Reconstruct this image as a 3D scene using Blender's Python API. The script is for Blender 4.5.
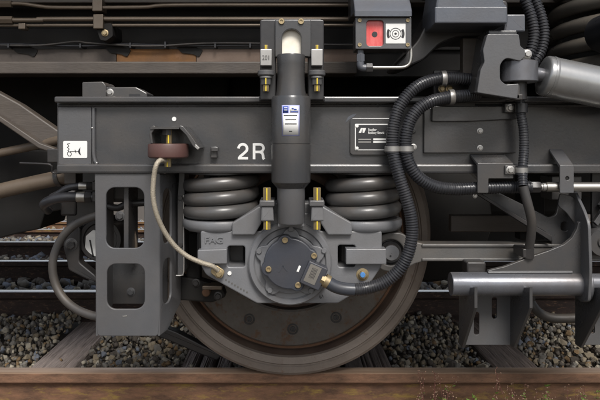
import bpy, bmesh, math, random
import numpy as np
from mathutils import Vector, Matrix
from mathutils.geometry import tessellate_polygon

for o in list(bpy.data.objects):
    bpy.data.objects.remove(o)
scene = bpy.context.scene
COL = scene.collection
random.seed(7)
rng = np.random.default_rng(11)
R = math.radians

# ------------------------------------------------------------------ camera
# level camera, eye 0.93 m above the rail, 2.5 m in front of the wheel's outer face (Y = 0); rail top is Z = 0
F, D, EYE, VX, VY = 632.0, 2.5, 0.9316, 290.0, 140.0
cam = bpy.data.cameras.new('camera')
camo = bpy.data.objects.new('camera', cam)
COL.objects.link(camo)
camo.location = (0, -D, EYE)
camo.rotation_euler = (R(90), 0, 0)
cam.sensor_width = 36
cam.lens = 36 * F / 600
cam.shift_x = (300 - VX) / 600
cam.shift_y = -(200 - VY) / 600
cam.clip_start = 0.02
cam.clip_end = 3000
scene.camera = camo

# ------------------------------------------------------------------ light
SUN_EL, SUN_AZ = 48, 12        # azimuth: degrees to the right of straight behind the camera
w = bpy.data.worlds.new('World')
scene.world = w
w.use_nodes = True
nt = w.node_tree
sky = nt.nodes.new('ShaderNodeTexSky')
sky.sky_type = 'NISHITA'
sky.sun_disc = False
sky.sun_elevation = R(SUN_EL)
sky.sun_rotation = R(180 - SUN_AZ)
sky.dust_density = 3.0
sky.air_density = 1.0
bg = nt.nodes['Background']
bg.inputs['Strength'].default_value = 0.07
hs = nt.nodes.new('ShaderNodeHueSaturation')      # hazy, nearly overcast sky: less blue all over
hs.inputs['Saturation'].default_value = 0.45
nt.links.new(sky.outputs[0], hs.inputs['Color'])
nt.links.new(hs.outputs[0], bg.inputs[0])
sun = bpy.data.lights.new('sun', 'SUN')
sun.energy = 1.5
sun.angle = R(20)
sun.color = (1.0, 0.965, 0.92)
suno = bpy.data.objects.new('sun', sun)
COL.objects.link(suno)
sd = Vector((math.sin(R(SUN_AZ)) * math.cos(R(SUN_EL)), -math.cos(R(SUN_AZ)) * math.cos(R(SUN_EL)), math.sin(R(SUN_EL))))
suno.rotation_euler = sd.to_track_quat('Z', 'Y').to_euler()
suno.location = (-3, -6, 6)
vs = scene.view_settings
vs.view_transform = 'Standard'
vs.look = 'None'
vs.gamma = 1
vs.exposure = 1.22
vs.use_curve_mapping = False
scene.render.engine = 'CYCLES'

# ------------------------------------------------------------------ helpers
def sc(Y):
    return F / (D + Y)
def P(px, py, Y):
    k = (D + Y) / F
    return Vector(((px - VX) * k, Y, EYE - (py - VY) * k))
def PX(px, Y): return (px - VX) * (D + Y) / F
def PZ(py, Y): return EYE - (py - VY) * (D + Y) / F
def L(px, Y): return px * (D + Y) / F

MATS = {}
def mat(name, col, rough=0.5, metal=0.0, col2=None, scale=6.0, amt=0.5, dust=0.0, dustcol=(0.16, 0.125, 0.09), bump=0.0,
        bscale=60.0, detail=6.0, spec=0.5, rust=0.0, rustcol=(0.12, 0.045, 0.018), stretch=None):
    m = bpy.data.materials.new(name)
    m.use_nodes = True
    n = m.node_tree
    b = n.nodes['Principled BSDF']
    b.inputs['Metallic'].default_value = metal
    b.inputs['Specular IOR Level'].default_value = spec
    tc = n.nodes.new('ShaderNodeTexCoord')
    src = tc.outputs['Object']
    if stretch:
        mp = n.nodes.new('ShaderNodeMapping')
        mp.inputs['Scale'].default_value = stretch
        n.links.new(src, mp.inputs[0])
        src = mp.outputs[0]
    if col2 is None:
        col2 = tuple(c * 0.72 for c in col)
    no = n.nodes.new('ShaderNodeTexNoise')
    no.inputs['Scale'].default_value = scale
    no.inputs['Detail'].default_value = detail
    no.inputs['Roughness'].default_value = 0.65
    n.links.new(src, no.inputs['Vector'])
    rp = n.nodes.new('ShaderNodeValToRGB')
    rp.color_ramp.elements[0].position = 0.5 - amt * 0.35
    rp.color_ramp.elements[1].position = 0.5 + amt * 0.35
    rp.color_ramp.elements[0].color = (*col, 1)
    rp.color_ramp.elements[1].color = (*col2, 1)
    n.links.new(no.outputs[0], rp.inputs[0])
    out = rp.outputs[0]
    rough_out = None
    if rust > 0:
        n2 = n.nodes.new('ShaderNodeTexNoise')
        n2.inputs['Scale'].default_value = scale * 2.3
        n2.inputs['Detail'].default_value = 9
        n2.inputs['Roughness'].default_value = 0.75
        n.links.new(src, n2.inputs['Vector'])
        r2 = n.nodes.new('ShaderNodeValToRGB')
        r2.color_ramp.elements[0].position = 0.68 - 0.35 * rust
        r2.color_ramp.elements[1].position = 0.76 - 0.30 * rust
        n.links.new(n2.outputs[0], r2.inputs[0])
        mx = n.nodes.new('ShaderNodeMixRGB')
        n.links.new(r2.outputs[0], mx.inputs[0])
        n.links.new(out, mx.inputs[1])
        mx.inputs[2].default_value = (*rustcol, 1)
        out = mx.outputs[0]
        mm = n.nodes.new('ShaderNodeMapRange')
        mm.inputs['To Min'].default_value = rough
        mm.inputs['To Max'].default_value = 0.9
        n.links.new(r2.outputs[0], mm.inputs[0])
        rough_out = mm.outputs[0]
        if metal > 0:
            mt = n.nodes.new('ShaderNodeMapRange')
            mt.inputs['To Min'].default_value = metal
            mt.inputs['To Max'].default_value = 0.0
            n.links.new(r2.outputs[0], mt.inputs[0])
            n.links.new(mt.outputs[0], b.inputs['Metallic'])
    if dust > 0:          # settled dust: on faces that look up, broken up by noise
        ge = n.nodes.new('ShaderNodeNewGeometry')
        sx = n.nodes.new('ShaderNodeSeparateXYZ')
        n.links.new(ge.outputs['Normal'], sx.inputs[0])
        mr = n.nodes.new('ShaderNodeMapRange')
        mr.inputs['From Min'].default_value = -0.3
        mr.inputs['From Max'].default_value = 1.0
        mr.inputs['To Min'].default_value = dust * 0.35
        mr.inputs['To Max'].default_value = dust
        n.links.new(sx.outputs[2], mr.inputs[0])
        n3 = n.nodes.new('ShaderNodeTexNoise')
        n3.inputs['Scale'].default_value = 9
        n3.inputs['Detail'].default_value = 8
        n.links.new(tc.outputs['Object'], n3.inputs['Vector'])
        m3 = n.nodes.new('ShaderNodeMapRange')
        m3.inputs['From Min'].default_value = 0.35
        m3.inputs['From Max'].default_value = 0.7
        n.links.new(n3.outputs[0], m3.inputs[0])
        mu = n.nodes.new('ShaderNodeMath')
        mu.operation = 'MULTIPLY'
        n.links.new(mr.outputs[0], mu.inputs[0])
        n.links.new(m3.outputs[0], mu.inputs[1])
        mx = n.nodes.new('ShaderNodeMixRGB')
        n.links.new(mu.outputs[0], mx.inputs[0])
        n.links.new(out, mx.inputs[1])
        mx.inputs[2].default_value = (*dustcol, 1)
        out = mx.outputs[0]
    n.links.new(out, b.inputs['Base Color'])
    if rough_out is None:
        mm = n.nodes.new('ShaderNodeMapRange')
        mm.inputs['To Min'].default_value = max(0.05, rough - 0.12)
        mm.inputs['To Max'].default_value = min(1, rough + 0.12)
        n.links.new(no.outputs[0], mm.inputs[0])
        rough_out = mm.outputs[0]
    n.links.new(rough_out, b.inputs['Roughness'])
    if bump > 0:
        nb = n.nodes.new('ShaderNodeTexNoise')
        nb.inputs['Scale'].default_value = bscale
        nb.inputs['Detail'].default_value = 5
        n.links.new(src, nb.inputs['Vector'])
        bp = n.nodes.new('ShaderNodeBump')
        bp.inputs['Strength'].default_value = bump
        bp.inputs['Distance'].default_value = 0.004
        n.links.new(nb.outputs[0], bp.inputs['Height'])
        n.links.new(bp.outputs[0], b.inputs['Normal'])
    MATS[name] = m
    return m

PAINT = mat('grey_paint', (0.048, 0.050, 0.054), 0.28, col2=(0.034, 0.035, 0.037), dust=0.3, amt=0.8, bump=0.06, bscale=140, scale=4)
PAINT_L = mat('light_grey_paint', (0.082, 0.084, 0.089), 0.3, col2=(0.066, 0.067, 0.071), dust=0.2, bump=0.08, bscale=160)
CAST = mat('cast_grey_paint', (0.15, 0.154, 0.164), 0.36, col2=(0.115, 0.118, 0.124), dust=0.25, bump=0.10, bscale=180)
CASTD = mat('dark_cast_paint', (0.085, 0.084, 0.082), 0.42, col2=(0.065, 0.064, 0.062), dust=0.45, bump=0.12, bscale=180)
BLUEGREY = mat('blue_grey_paint', (0.085, 0.095, 0.115), 0.3, dust=0.25, bump=0.1, bscale=150)
COVER = mat('dark_slate_paint', (0.036, 0.041, 0.054), 0.38, dust=0.2, bump=0.06, bscale=200)
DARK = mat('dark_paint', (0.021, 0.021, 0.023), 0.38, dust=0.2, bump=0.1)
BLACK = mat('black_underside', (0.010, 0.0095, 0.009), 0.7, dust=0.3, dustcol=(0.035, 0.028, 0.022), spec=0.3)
SPRING = mat('spring_paint', (0.075, 0.074, 0.073), 0.3, dust=0.35, dustcol=(0.14, 0.105, 0.08), bump=0.06, rust=0.12)
SPRING_B = mat('dusty_spring_paint', (0.09, 0.083, 0.073), 0.3, dust=0.4, dustcol=(0.15, 0.12, 0.085))
RUBBER = mat('black_hose', (0.020, 0.021, 0.025), 0.3, dust=0.3, dustcol=(0.09, 0.085, 0.085))
RUBBER_D = mat('dusty_hose', (0.040, 0.039, 0.039), 0.5, dust=0.4)
SMOOTHHOSE = mat('smooth_sleeve', (0.035, 0.042, 0.055), 0.3, dust=0.2)
STEEL = mat('bare_steel', (0.52, 0.50, 0.46), 0.32, metal=0.9, dust=0.25, bump=0.05)
ZINC = mat('zinc_plate', (0.46, 0.45, 0.43), 0.38, metal=0.75, dust=0.2)
BRASS = mat('yellow_zinc', (0.42, 0.33, 0.19), 0.4, metal=0.7, dust=0.2)
OLDBOLT = mat('weathered_bolt', (0.30, 0.235, 0.13), 0.45, metal=0.6, dust=0.3)
TUBEM = mat('silver_grey_tube', (0.165, 0.173, 0.195), 0.28, metal=0.5, dust=0.4, bump=0.08, scale=9)
DAMPM = mat('metallic_damper', (0.33, 0.335, 0.335), 0.27, metal=0.6, dust=0.2, bump=0.04)
WHITE = mat('white_label', (0.72, 0.72, 0.70), 0.8, col2=(0.64, 0.64, 0.62))
CREAM = mat('cream_block', (0.82, 0.79, 0.70), 0.6, col2=(0.72, 0.66, 0.54), scale=40)
BLUE = mat('blue_print', (0.03, 0.07, 0.35), 0.5)
LILAC = mat('lilac_print', (0.42, 0.44, 0.72), 0.5)
INK = mat('black_print', (0.02, 0.02, 0.022), 0.5)
YELLOW = mat('yellow_mark', (0.75, 0.56, 0.03), 0.5)
RED = mat('red_indicator', (0.55, 0.02, 0.02), 0.3, col2=(0.66, 0.16, 0.15), scale=22, amt=0.5, stretch=(2, 1, 0.6))
MAROON = mat('maroon_resin', (0.095, 0.045, 0.04), 0.42, dust=0.25, col2=(0.08, 0.036, 0.033), bump=0.1)
BRAID = mat('tinned_braid', (0.42, 0.37, 0.29), 0.55, metal=0.4, scale=60, amt=0.8, bump=0.6, bscale=300)
RIM = mat('wheel_rim_steel', (0.20, 0.168, 0.145), 0.5, metal=0.3, col2=(0.14, 0.115, 0.096), dust=0.2, bump=0.2, bscale=120, rust=0.25, rustcol=(0.13, 0.085, 0.06))
RIMIN = mat('rusty_wheel_plate', (0.055, 0.032, 0.022), 0.8, dust=0.2, bump=0.3, rust=0.3, rustcol=(0.09, 0.04, 0.02))
DISC = mat('brake_disc_iron', (0.11, 0.10, 0.09), 0.45, metal=0.35, col2=(0.055, 0.045, 0.036), scale=9, amt=0.9, rust=0.45, rustcol=(0.085, 0.048, 0.028), bump=0.2)
RUSTE = mat('rust_edge', (0.10, 0.05, 0.026), 0.85, bump=0.3)
DUSTYPIPE = mat('dusty_pipe', (0.105, 0.08, 0.058), 0.5, col2=(0.075, 0.056, 0.04), dust=0.4, bump=0.15)
DUSTBEAM = mat('dusty_beam', (0.066, 0.055, 0.047), 0.55, col2=(0.042, 0.034, 0.028), dust=0.3, bump=0.2, stretch=(0.6, 1, 3))
RUSTPANEL = mat('rust_stained_panel', (0.25, 0.105, 0.022), 0.75, col2=(0.07, 0.038, 0.02), dust=0.2, rust=0.3, rustcol=(0.2, 0.10, 0.05), scale=7, amt=0.8, bump=0.2)
TYRE = None
STEELROD = mat('dull_pipe', (0.15, 0.12, 0.092), 0.4, metal=0.5, dust=0.5, rust=0.2)
BLUECAP = mat('blue_cap', (0.07, 0.22, 0.50), 0.5)

def rail_mat(name, top_rough, rustc, lichen):
    m = bpy.data.materials.new(name)
    m.use_nodes = True
    n = m.node_tree
    b = n.nodes['Principled BSDF']
    tc = n.nodes.new('ShaderNodeTexCoord')
    mp = n.nodes.new('ShaderNodeMapping')
    mp.inputs['Scale'].default_value = (1, 3, 3)
    n.links.new(tc.outputs['Object'], mp.inputs[0])
    def noise(s, d=8, src=mp.outputs[0]):
        q = n.nodes.new('ShaderNodeTexNoise')
        q.inputs['Scale'].default_value = s
        q.inputs['Detail'].default_value = d
        q.inputs['Roughness'].default_value = 0.7
        n.links.new(src, q.inputs['Vector'])
        return q.outputs[0]
    def ramp(src, p0, p1, c0=(0, 0, 0, 1), c1=(1, 1, 1, 1)):
        q = n.nodes.new('ShaderNodeValToRGB')
        q.color_ramp.elements[0].position = p0
        q.color_ramp.elements[1].position = p1
        q.color_ramp.elements[0].color = c0
        q.color_ramp.elements[1].color = c1
        n.links.new(src, q.inputs[0])
        return q.outputs[0]
    def mix(f, a, c):
        q = n.nodes.new('ShaderNodeMixRGB')
        n.links.new(f, q.inputs[0])
        for i, v in ((1, a), (2, c)):
            if isinstance(v, tuple): q.inputs[i].default_value = v
            else: n.links.new(v, q.inputs[i])
        return q.outputs[0]
    base = ramp(noise(9, 12), 0.33, 0.66, (*rustc, 1), (*(c * 0.33 for c in rustc), 1))
    base = mix(ramp(noise(26), 0.55, 0.68), base, (0.11, 0.062, 0.036, 1))
    if lichen:
        base = mix(ramp(noise(13, 15), 0.52, 0.68), base, (0.20, 0.13, 0.028, 1))
    n.links.new(base, b.inputs['Base Color'])
    b.inputs['Roughness'].default_value = 0.85
    bp = n.nodes.new('ShaderNodeBump')
    bp.inputs['Strength'].default_value = 0.5
    bp.inputs['Distance'].default_value = 0.003
    n.links.new(noise(60), bp.inputs['Height'])
    n.links.new(bp.outputs[0], b.inputs['Normal'])
    return m
RAILSIDE = rail_mat('rusty_rail_side', 0.8, (0.17, 0.085, 0.045), True)
RAILHEAD = rail_mat('rusty_rail_head', 0.8, (0.20, 0.105, 0.06), False)
RAILTOP = mat('worn_rail_top', (0.40, 0.29, 0.21), 0.42, metal=0.35, col2=(0.25, 0.16, 0.105), stretch=(0.4, 8, 8), rust=0.25, rustcol=(0.16, 0.08, 0.045))
RAILTOPF = mat('shiny_rail_top', (0.62, 0.58, 0.54), 0.25, metal=0.85, stretch=(0.4, 8, 8))
RAILSHADE = rail_mat('shaded_rust_rail', 0.8, (0.032, 0.017, 0.012), False)  # rust colour darkened to carry the shade on the far rails' sides
WOOD = mat('weathered_wood', (0.33, 0.275, 0.245), 0.85, col2=(0.09, 0.068, 0.06), scale=12, amt=0.6, stretch=(10, 0.5, 10), bump=1.0, bscale=16, detail=4)
WOOD2 = mat('brown_weathered_wood', (0.20, 0.155, 0.13), 0.85, col2=(0.06, 0.045, 0.038), scale=12, amt=0.6, stretch=(10, 0.5, 10), bump=1.0, bscale=16, detail=4)
SOIL = mat('dark_ballast_fines', (0.075, 0.06, 0.045), 0.95, scale=30, bump=1.0, bscale=40)
STONES = [mat('grey_stone', (0.19, 0.175, 0.15), 0.85, scale=30, bump=0.5, amt=0.9),
          mat('tan_stone', (0.25, 0.205, 0.14), 0.85, scale=30, bump=0.5, amt=0.9),
          mat('dark_stone', (0.085, 0.07, 0.055), 0.8, scale=30, bump=0.5),
          mat('pale_stone', (0.38, 0.34, 0.265), 0.85, scale=30, bump=0.5, amt=0.9),
          mat('ochre_stone', (0.20, 0.13, 0.065), 0.9, scale=30, bump=0.5, amt=0.9),
          mat('slate_stone', (0.16, 0.175, 0.205), 0.75, scale=30, bump=0.5)]
LEAF = mat('weed_leaf', (0.11, 0.19, 0.03), 0.6, col2=(0.20, 0.26, 0.06), scale=30)
STEM = mat('weed_stem', (0.16, 0.06, 0.045), 0.8)
SEED = mat('weed_seed', (0.36, 0.25, 0.17), 0.8, col2=(0.17, 0.08, 0.05), scale=60)
FASC = mat('carbody_paint', (0.06, 0.06, 0.065), 0.45, dust=0.3)

# world location of every object, so parts can be parented without scaling or shear
WL = {}
def thing(name, label, cat, loc=(0, 0, 0), group=None):
    o = bpy.data.objects.new(name, None)
    o.empty_display_size = 0.05
    COL.objects.link(o)
    o.location = loc
    WL[o] = Vector(loc)
    tag(o, label, cat, group)
    return o
def tag(o, label, cat, group=None):
    o['label'] = label
    o['category'] = cat
    if group: o['group'] = group
    return o

def put(name, me, loc, parent=None, scale=None, rot=None, label=None):
    o = bpy.data.objects.new(name, me)
    COL.objects.link(o)
    loc = Vector(loc)
    WL[o] = loc
    if parent is not None:
        o.parent = parent
        o.location = loc - WL[parent]
    else:
        o.location = loc
    if scale: o.scale = scale
    if rot: o.rotation_euler = rot
    if label: o['label'] = label
    return o

def obj(name, geo, m, parent=None, bevel=0.0, smooth=32, label=None, seg=2, mats=None, midx=None, base=False):
    if len(geo) > 2:
        smooth = min(smooth, 21)
        if bevel > 0: geo = bevelled(geo[2], bevel)
    flags = geo[3] if len(geo) > 3 else None
    verts, faces = geo[:2]
    V = np.array([tuple(v) for v in verts], dtype=float)
    c = (V.min(0) + V.max(0)) / 2
    if base: c[2] = V[:, 2].min()
    V = V - c
    me = bpy.data.meshes.new(name)
    me.from_pydata([tuple(v) for v in V], [], [tuple(f) for f in faces])
    bm = bmesh.new()
    bm.from_mesh(me)
    bmesh.ops.recalc_face_normals(bm, faces=bm.faces)
    bm.to_mesh(me)
    bm.free()
    for mm in ([m] if mats is None else mats):
        me.materials.append(mm)
    if midx is not None:
        me.polygons.foreach_set('material_index', midx)
    me.polygons.foreach_set('use_smooth', flags if flags else [True] * len(me.polygons))
    me.set_sharp_from_angle(angle=R(smooth))
    o = put(name, me, c, parent, label=label)
    return o

def join(*gs):
    V, Fc, M, Fl = [], [], [], []
    for g in gs:
        n = len(V)
        V += list(g[0])
        Fc += [tuple(i + n for i in q) for q in g[1]]
        if len(g) > 2 and M is not None: M += g[2]
        else: M = None
        Fl += g[3] if len(g) > 3 else [False] * len(g[1])
    return (V, Fc, M, Fl) if M else (V, Fc)
def bevelled(metas, b):
    gs = []
    for m in metas:
        if m[0] == 'box':
            _, x0, x1, y0, y1, z0, z1 = m
            x0, x1 = min(x0, x1), max(x0, x1); z0, z1 = min(z0, z1), max(z0, z1); y0, y1 = min(y0, y1), max(y0, y1)
            bb = min(b, (x1 - x0) * 0.4, (z1 - z0) * 0.4)
            o = []
            for cx, cz, a in ((x1 - bb, z1 - bb, 0), (x0 + bb, z1 - bb, 90), (x0 + bb, z0 + bb, 180), (x1 - bb, z0 + bb, 270)):
                for k in range(3): o.append((cx + bb * math.cos(R(a + 45 * k)), cz + bb * math.sin(R(a + 45 * k))))
            gs.append(prism2(o, [], y0, y1, lambda p, a: (p[0], a, p[1]), bb))
        else:
            gs.append(prism2(*m, b))
    return join(*gs)

def boxg(x0, x1, y0, y1, z0, z1):
    V = [(x, y, z) for x in (x0, x1) for y in (y0, y1) for z in (z0, z1)]
    return V, [(0, 1, 3, 2), (4, 6, 7, 5), (0, 4, 5, 1), (2, 3, 7, 6), (0, 2, 6, 4), (1, 5, 7, 3)], [('box', x0, x1, y0, y1, z0, z1)]
def boxp(x0, y0, x1, y1, Ya, Yb):
    """box whose front face (at Ya) covers the given picture rectangle"""
    return boxg(PX(x0, Ya), PX(x1, Ya), Ya, Yb, PZ(y1, Ya), PZ(y0, Ya))

def offset_loop(lp, b):
    """move every point of a loop by b to its left-hand (inner, for a counter-clockwise loop) side"""
    n = len(lp)
    out = []
    for i in range(n):
        p, a, c = lp[i], lp[i - 1], lp[(i + 1) % n]
        d1 = Vector((p[0] - a[0], p[1] - a[1])); d2 = Vector((c[0] - p[0], c[1] - p[1]))
        if d1.length < 1e-9 or d2.length < 1e-9:
            out.append(p); continue
        d1.normalize(); d2.normalize()
        n1, n2 = Vector((-d1.y, d1.x)), Vector((-d2.y, d2.x))
        m = (n1 + n2) / max(0.45, 1 + n1.dot(n2))
        out.append((p[0] + m.x * b, p[1] + m.y * b))
    # where a tight corner would fold over, let its points meet
    bad = [((out[(i + 1) % n][0] - out[i][0]) * (lp[(i + 1) % n][0] - lp[i][0]) + (out[(i + 1) % n][1] - out[i][1]) * (lp[(i + 1) % n][1] - lp[i][1])) <= 0 for i in range(n)]
    if any(bad) and not all(bad):
        st = next(i for i in range(n) if not bad[i])
        i = 0
        while i < n:
            k = (st + i) % n
            if bad[k]:
                run = [k]
                while bad[(run[-1] + 1) % n]: run.append((run[-1] + 1) % n)
                ids = run + [(run[-1] + 1) % n]
                mx = sum(out[q][0] for q in ids) / len(ids); my = sum(out[q][1] for q in ids) / len(ids)
                for q in ids: out[q] = (mx, my)
                i += len(run)
            i += 1
    return out
def area(lp):
    return 0.5 * sum(lp[i - 1][0] * lp[i][1] - lp[i][0] * lp[i - 1][1] for i in range(len(lp)))
def clean(lp):
    out = []
    for p in lp:
        if not out or abs(p[0] - out[-1][0]) + abs(p[1] - out[-1][1]) > 1e-6: out.append((p[0], p[1]))
    if abs(out[0][0] - out[-1][0]) + abs(out[0][1] - out[-1][1]) < 1e-6: out.pop()
    return out
def prism2(outer, holes, a0, a1, place, b=0.0):
    """a plate; with b > 0 its front and back edges carry a small two-facet chamfer"""
    meta = (outer, holes, a0, a1, place)
    loops = [clean(outer)] + [clean(h) for h in holes]
    loops = [lp if (area(lp) > 0) == (k == 0) else lp[::-1] for k, lp in enumerate(loops)]
    s = 1 if a1 > a0 else -1
    b = min(b, abs(a1 - a0) * 0.4)
    if b > 0: lev = [(b, a0), (0.3 * b, a0 + 0.3 * b * s), (0, a0 + b * s), (0, a1 - b * s), (0.3 * b, a1 - 0.3 * b * s), (b, a1)]
    else: lev = [(0, a0), (0, a1)]
    V, Fc, Fl = [], [], []
    n = sum(len(lp) for lp in loops)
    for ins, a in lev:
        for lp in loops:
            V += [place(p, a) for p in (offset_loop(lp, ins) if ins > 0 else lp)]
    first = [p for lp in loops for p in (offset_loop(lp, lev[0][0]) if lev[0][0] > 0 else lp)]
    q = n * (len(lev) - 1)
    if not holes:
        ids = [i for i in range(n) if abs(first[i][0] - first[i - 1][0]) + abs(first[i][1] - first[i - 1][1]) > 2e-6]
        Fc += [tuple(ids), tuple(i + q for i in reversed(ids))]
    else:
        k, tl = 0, []
        for lp in loops:
            tl.append([Vector((p[0], p[1], 0)) for p in first[k:k + len(lp)]]); k += len(lp)
        for t in tessellate_polygon(tl):
            Fc.append(tuple(t))
            Fc.append(tuple(i + q for i in reversed(t)))
    Fl = [False] * len(Fc)
    for e in range(len(lev) - 1):
        k = e * n
        for lp in loops:
            m = len(lp)
            for i in range(m):
                j = (i + 1) % m
                Fc.append((k + i, k + j, n + k + j, n + k + i))
                Fl.append(lev[e][0] == lev[e + 1][0])
            k += m
    return V, Fc, [meta], Fl
def prism(pxpts, Ya, thick, holes=(), world=False):
    if world: cv = lambda q: [tuple(p) for p in q]
    else: cv = lambda q: [(PX(p[0], Ya), PZ(p[1], Ya)) for p in q]
    return prism2(cv(pxpts), [cv(h) for h in holes], Ya, Ya + thick, lambda p, a: (p[0], a, p[1]))
def prism_x(yz, x0, x1, holes=()):
    return prism2(yz, holes, x0, x1, lambda p, a: (a, p[0], p[1]))

def rrect(x0, y0, x1, y1, r, n=6):
    out = []
    for cx, cy, a in ((x1 - r, y1 - r, 0), (x0 + r, y1 - r, 90), (x0 + r, y0 + r, 180), (x1 - r, y0 + r, 270)):
        for i in range(n + 1):
            t = R(a + 90 * i / n)
            out.append((cx + r * math.cos(t), cy + r * math.sin(t)))
    return out
def rnd(pts, r, n=6):
    out = []
    N = len(pts)
    for i in range(N):
        p = Vector(pts[i][:2]); a = Vector(pts[i - 1][:2]); b = Vector(pts[(i + 1) % N][:2])
        da, db = a - p, b - p
        rr = min(r, da.length * 0.45, db.length * 0.45)
        if len(pts[i]) > 2: rr = min(pts[i][2], da.length * 0.49, db.length * 0.49)
        if rr <= 0.01:
            out.append((p.x, p.y)); continue
        s, e = p + da.normalized() * rr, p + db.normalized() * rr
        for k in range(n + 1):
            t = k / n
            q = s * (1 - t) ** 2 + p * 2 * t * (1 - t) + e * t * t
            out.append((q.x, q.y))
    return out
def circ(cx, cy, r, n=24):
    return [(cx + r * math.cos(2 * math.pi * i / n), cy + r * math.sin(2 * math.pi * i / n)) for i in range(n)]

def frame_for(d):
    d = d.normalized()
    u = d.cross(Vector((0, 0, 1)))
    if u.length < 0.05: u = d.cross(Vector((1, 0, 0)))
    u.normalize()
    return u, d.cross(u).normalized()
def lathe(prof, c, axis, n=40, cap=True):
    """prof: (radius, distance along axis)"""
    c, axis = Vector(c), Vector(axis).normalized()
    u, v = frame_for(axis)
    V, Fc = [], []
    for r, a in prof:
        for i in range(n):
            t = 2 * math.pi * i / n
            V.append(c + axis * a + (u * math.cos(t) + v * math.sin(t)) * r)
    m = len(prof)
    for k in range(m - 1):
        for i in range(n):
            j = (i + 1) % n
            Fc.append((k * n + i, k * n + j, (k + 1) * n + j, (k + 1) * n + i))
    if cap:
        Fc.append(tuple(range(n)))
        Fc.append(tuple((m - 1) * n + i for i in reversed(range(n))))
    return V, Fc
def cyl(c, axis, r, h, n=32, ch=0.0):
    if ch: pr = [(r - ch, 0), (r, ch), (r, h - ch), (r - ch, h)]
    else: pr = [(r, 0), (r, h)]
    return lathe(pr, c, axis, n)
def sweep(pts, rad, n=14, close=False):
    pts = [Vector(p) for p in pts]
    N = len(pts)
    V, Fc = [], []
    u = None
    for i in range(N):
        d = (pts[min(i + 1, N - 1)] - pts[max(i - 1, 0)]).normalized()
        if u is None: u, _ = frame_for(d)
        u = (u - d * u.dot(d)).normalized()
        v = d.cross(u)
        r = rad[i] if not isinstance(rad, (int, float)) else rad
        for k in range(n):
            t = 2 * math.pi * k / n
            V.append(pts[i] + (u * math.cos(t) + v * math.sin(t)) * r)
    for i in range(N - 1):
        for k in range(n):
            j = (k + 1) % n
            Fc.append((i * n + k, i * n + j, (i + 1) * n + j, (i + 1) * n + k))
    Fc.append(tuple(range(n)))
    Fc.append(tuple((N - 1) * n + k for k in reversed(range(n))))
    return V, Fc
def spline(ctrl, step):
    c = [Vector(p) for p in ctrl]
    c = [c[0] * 2 - c[1]] + c + [c[-1] * 2 - c[-2]]
    fine = []
    for i in range(1, len(c) - 2):
        p0, p1, p2, p3 = c[i - 1:i + 3]
        for k in range(24):
            t = k / 24
            fine.append(0.5 * ((2 * p1) + (p2 - p0) * t + (2 * p0 - 5 * p1 + 4 * p2 - p3) * t * t + (3 * p1 - p0 - 3 * p2 + p3) * t ** 3))
    fine.append(c[-2])
    acc = [0]
    for a, b in zip(fine, fine[1:]): acc.append(acc[-1] + (b - a).length)
    n = max(2, int(acc[-1] / step) + 1)
    out, j = [], 0
    for i in range(n):
        s = acc[-1] * i / (n - 1)
        while j < len(acc) - 2 and acc[j + 1] < s: j += 1
        f = (s - acc[j]) / max(1e-9, acc[j + 1] - acc[j])
        out.append(fine[j].lerp(fine[j + 1], f))
    return out
def pts3(lst, Y=None):
    return [P(p[0], p[1], p[2] if len(p) > 2 else Y) for p in lst]
def tubep(ctrl, rpx, Y=None, step=0.012, n=14):
    q = pts3(ctrl, Y)
    r = L(rpx, q[0].y)
    return sweep(spline(q, step), r, n)
def corrug(ctrl, rpx, Y=None, pitch=0.0083, depth=0.065, n=16, world=False):
    q = ctrl if world else pts3(ctrl, Y)
    r = L(rpx, q[0][1]) if not world else rpx
    pts = spline(q, pitch / 4)
    pat = [1 + depth * 0.6, 1 + depth * 0.6, 1 - depth, 1 - depth]
    return sweep(pts, [r * pat[i % 4] for i in range(len(pts))], n)

# shared bolt meshes (unit radius, axis -Y, standing on Y = 0)
def mesh_of(name, geo, m, smooth=32):
    me = bpy.data.meshes.new(name)
    me.from_pydata([tuple(v) for v in geo[0]], [], [tuple(f) for f in geo[1]])
    bm = bmesh.new(); bm.from_mesh(me); bmesh.ops.recalc_face_normals(bm, faces=bm.faces); bm.to_mesh(me); bm.free()
    me.materials.append(m)
    me.polygons.foreach_set('use_smooth', [True] * len(me.polygons))
    me.set_sharp_from_angle(angle=R(smooth))
    return me
def hexg(washer=True):
    g = lathe([(0.93, 0), (1.0, 0.05), (1.0, 0.6), (0.86, 0.72)], (0, 0.0, 0), (0, -1, 0), 6)
    if washer: g = join(lathe([(1.45, -0.02), (1.45, 0.14), (1.35, 0.18)], (0, 0, 0), (0, -1, 0), 20), ([(x, y - 0.16, z) for x, y, z in g[0]], g[1]))
    return g
def sockg():
    return lathe([(1.0, -0.02), (1.0, 0.6), (0.9, 0.7), (0.55, 0.7), (0.55, 0.3), (0.0001, 0.3)], (0, 0, 0), (0, -1, 0), 18, cap=False)
BOLT = {}
def bolt(parent, px, py, Y, rpx, kind='hex', m=None, name='bolt'):
    m = m or ZINC
    k = (kind, m.name)
    if k not in BOLT:
        BOLT[k] = mesh_of(kind + '_bolt', sockg() if kind == 'sock' else hexg(kind == 'hex'), m)
    r = L(rpx, Y)
    return put(name, BOLT[k], P(px, py, Y + 0.001), parent, scale=(r, r, r), rot=(0, random.uniform(0, 1), 0))

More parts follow.
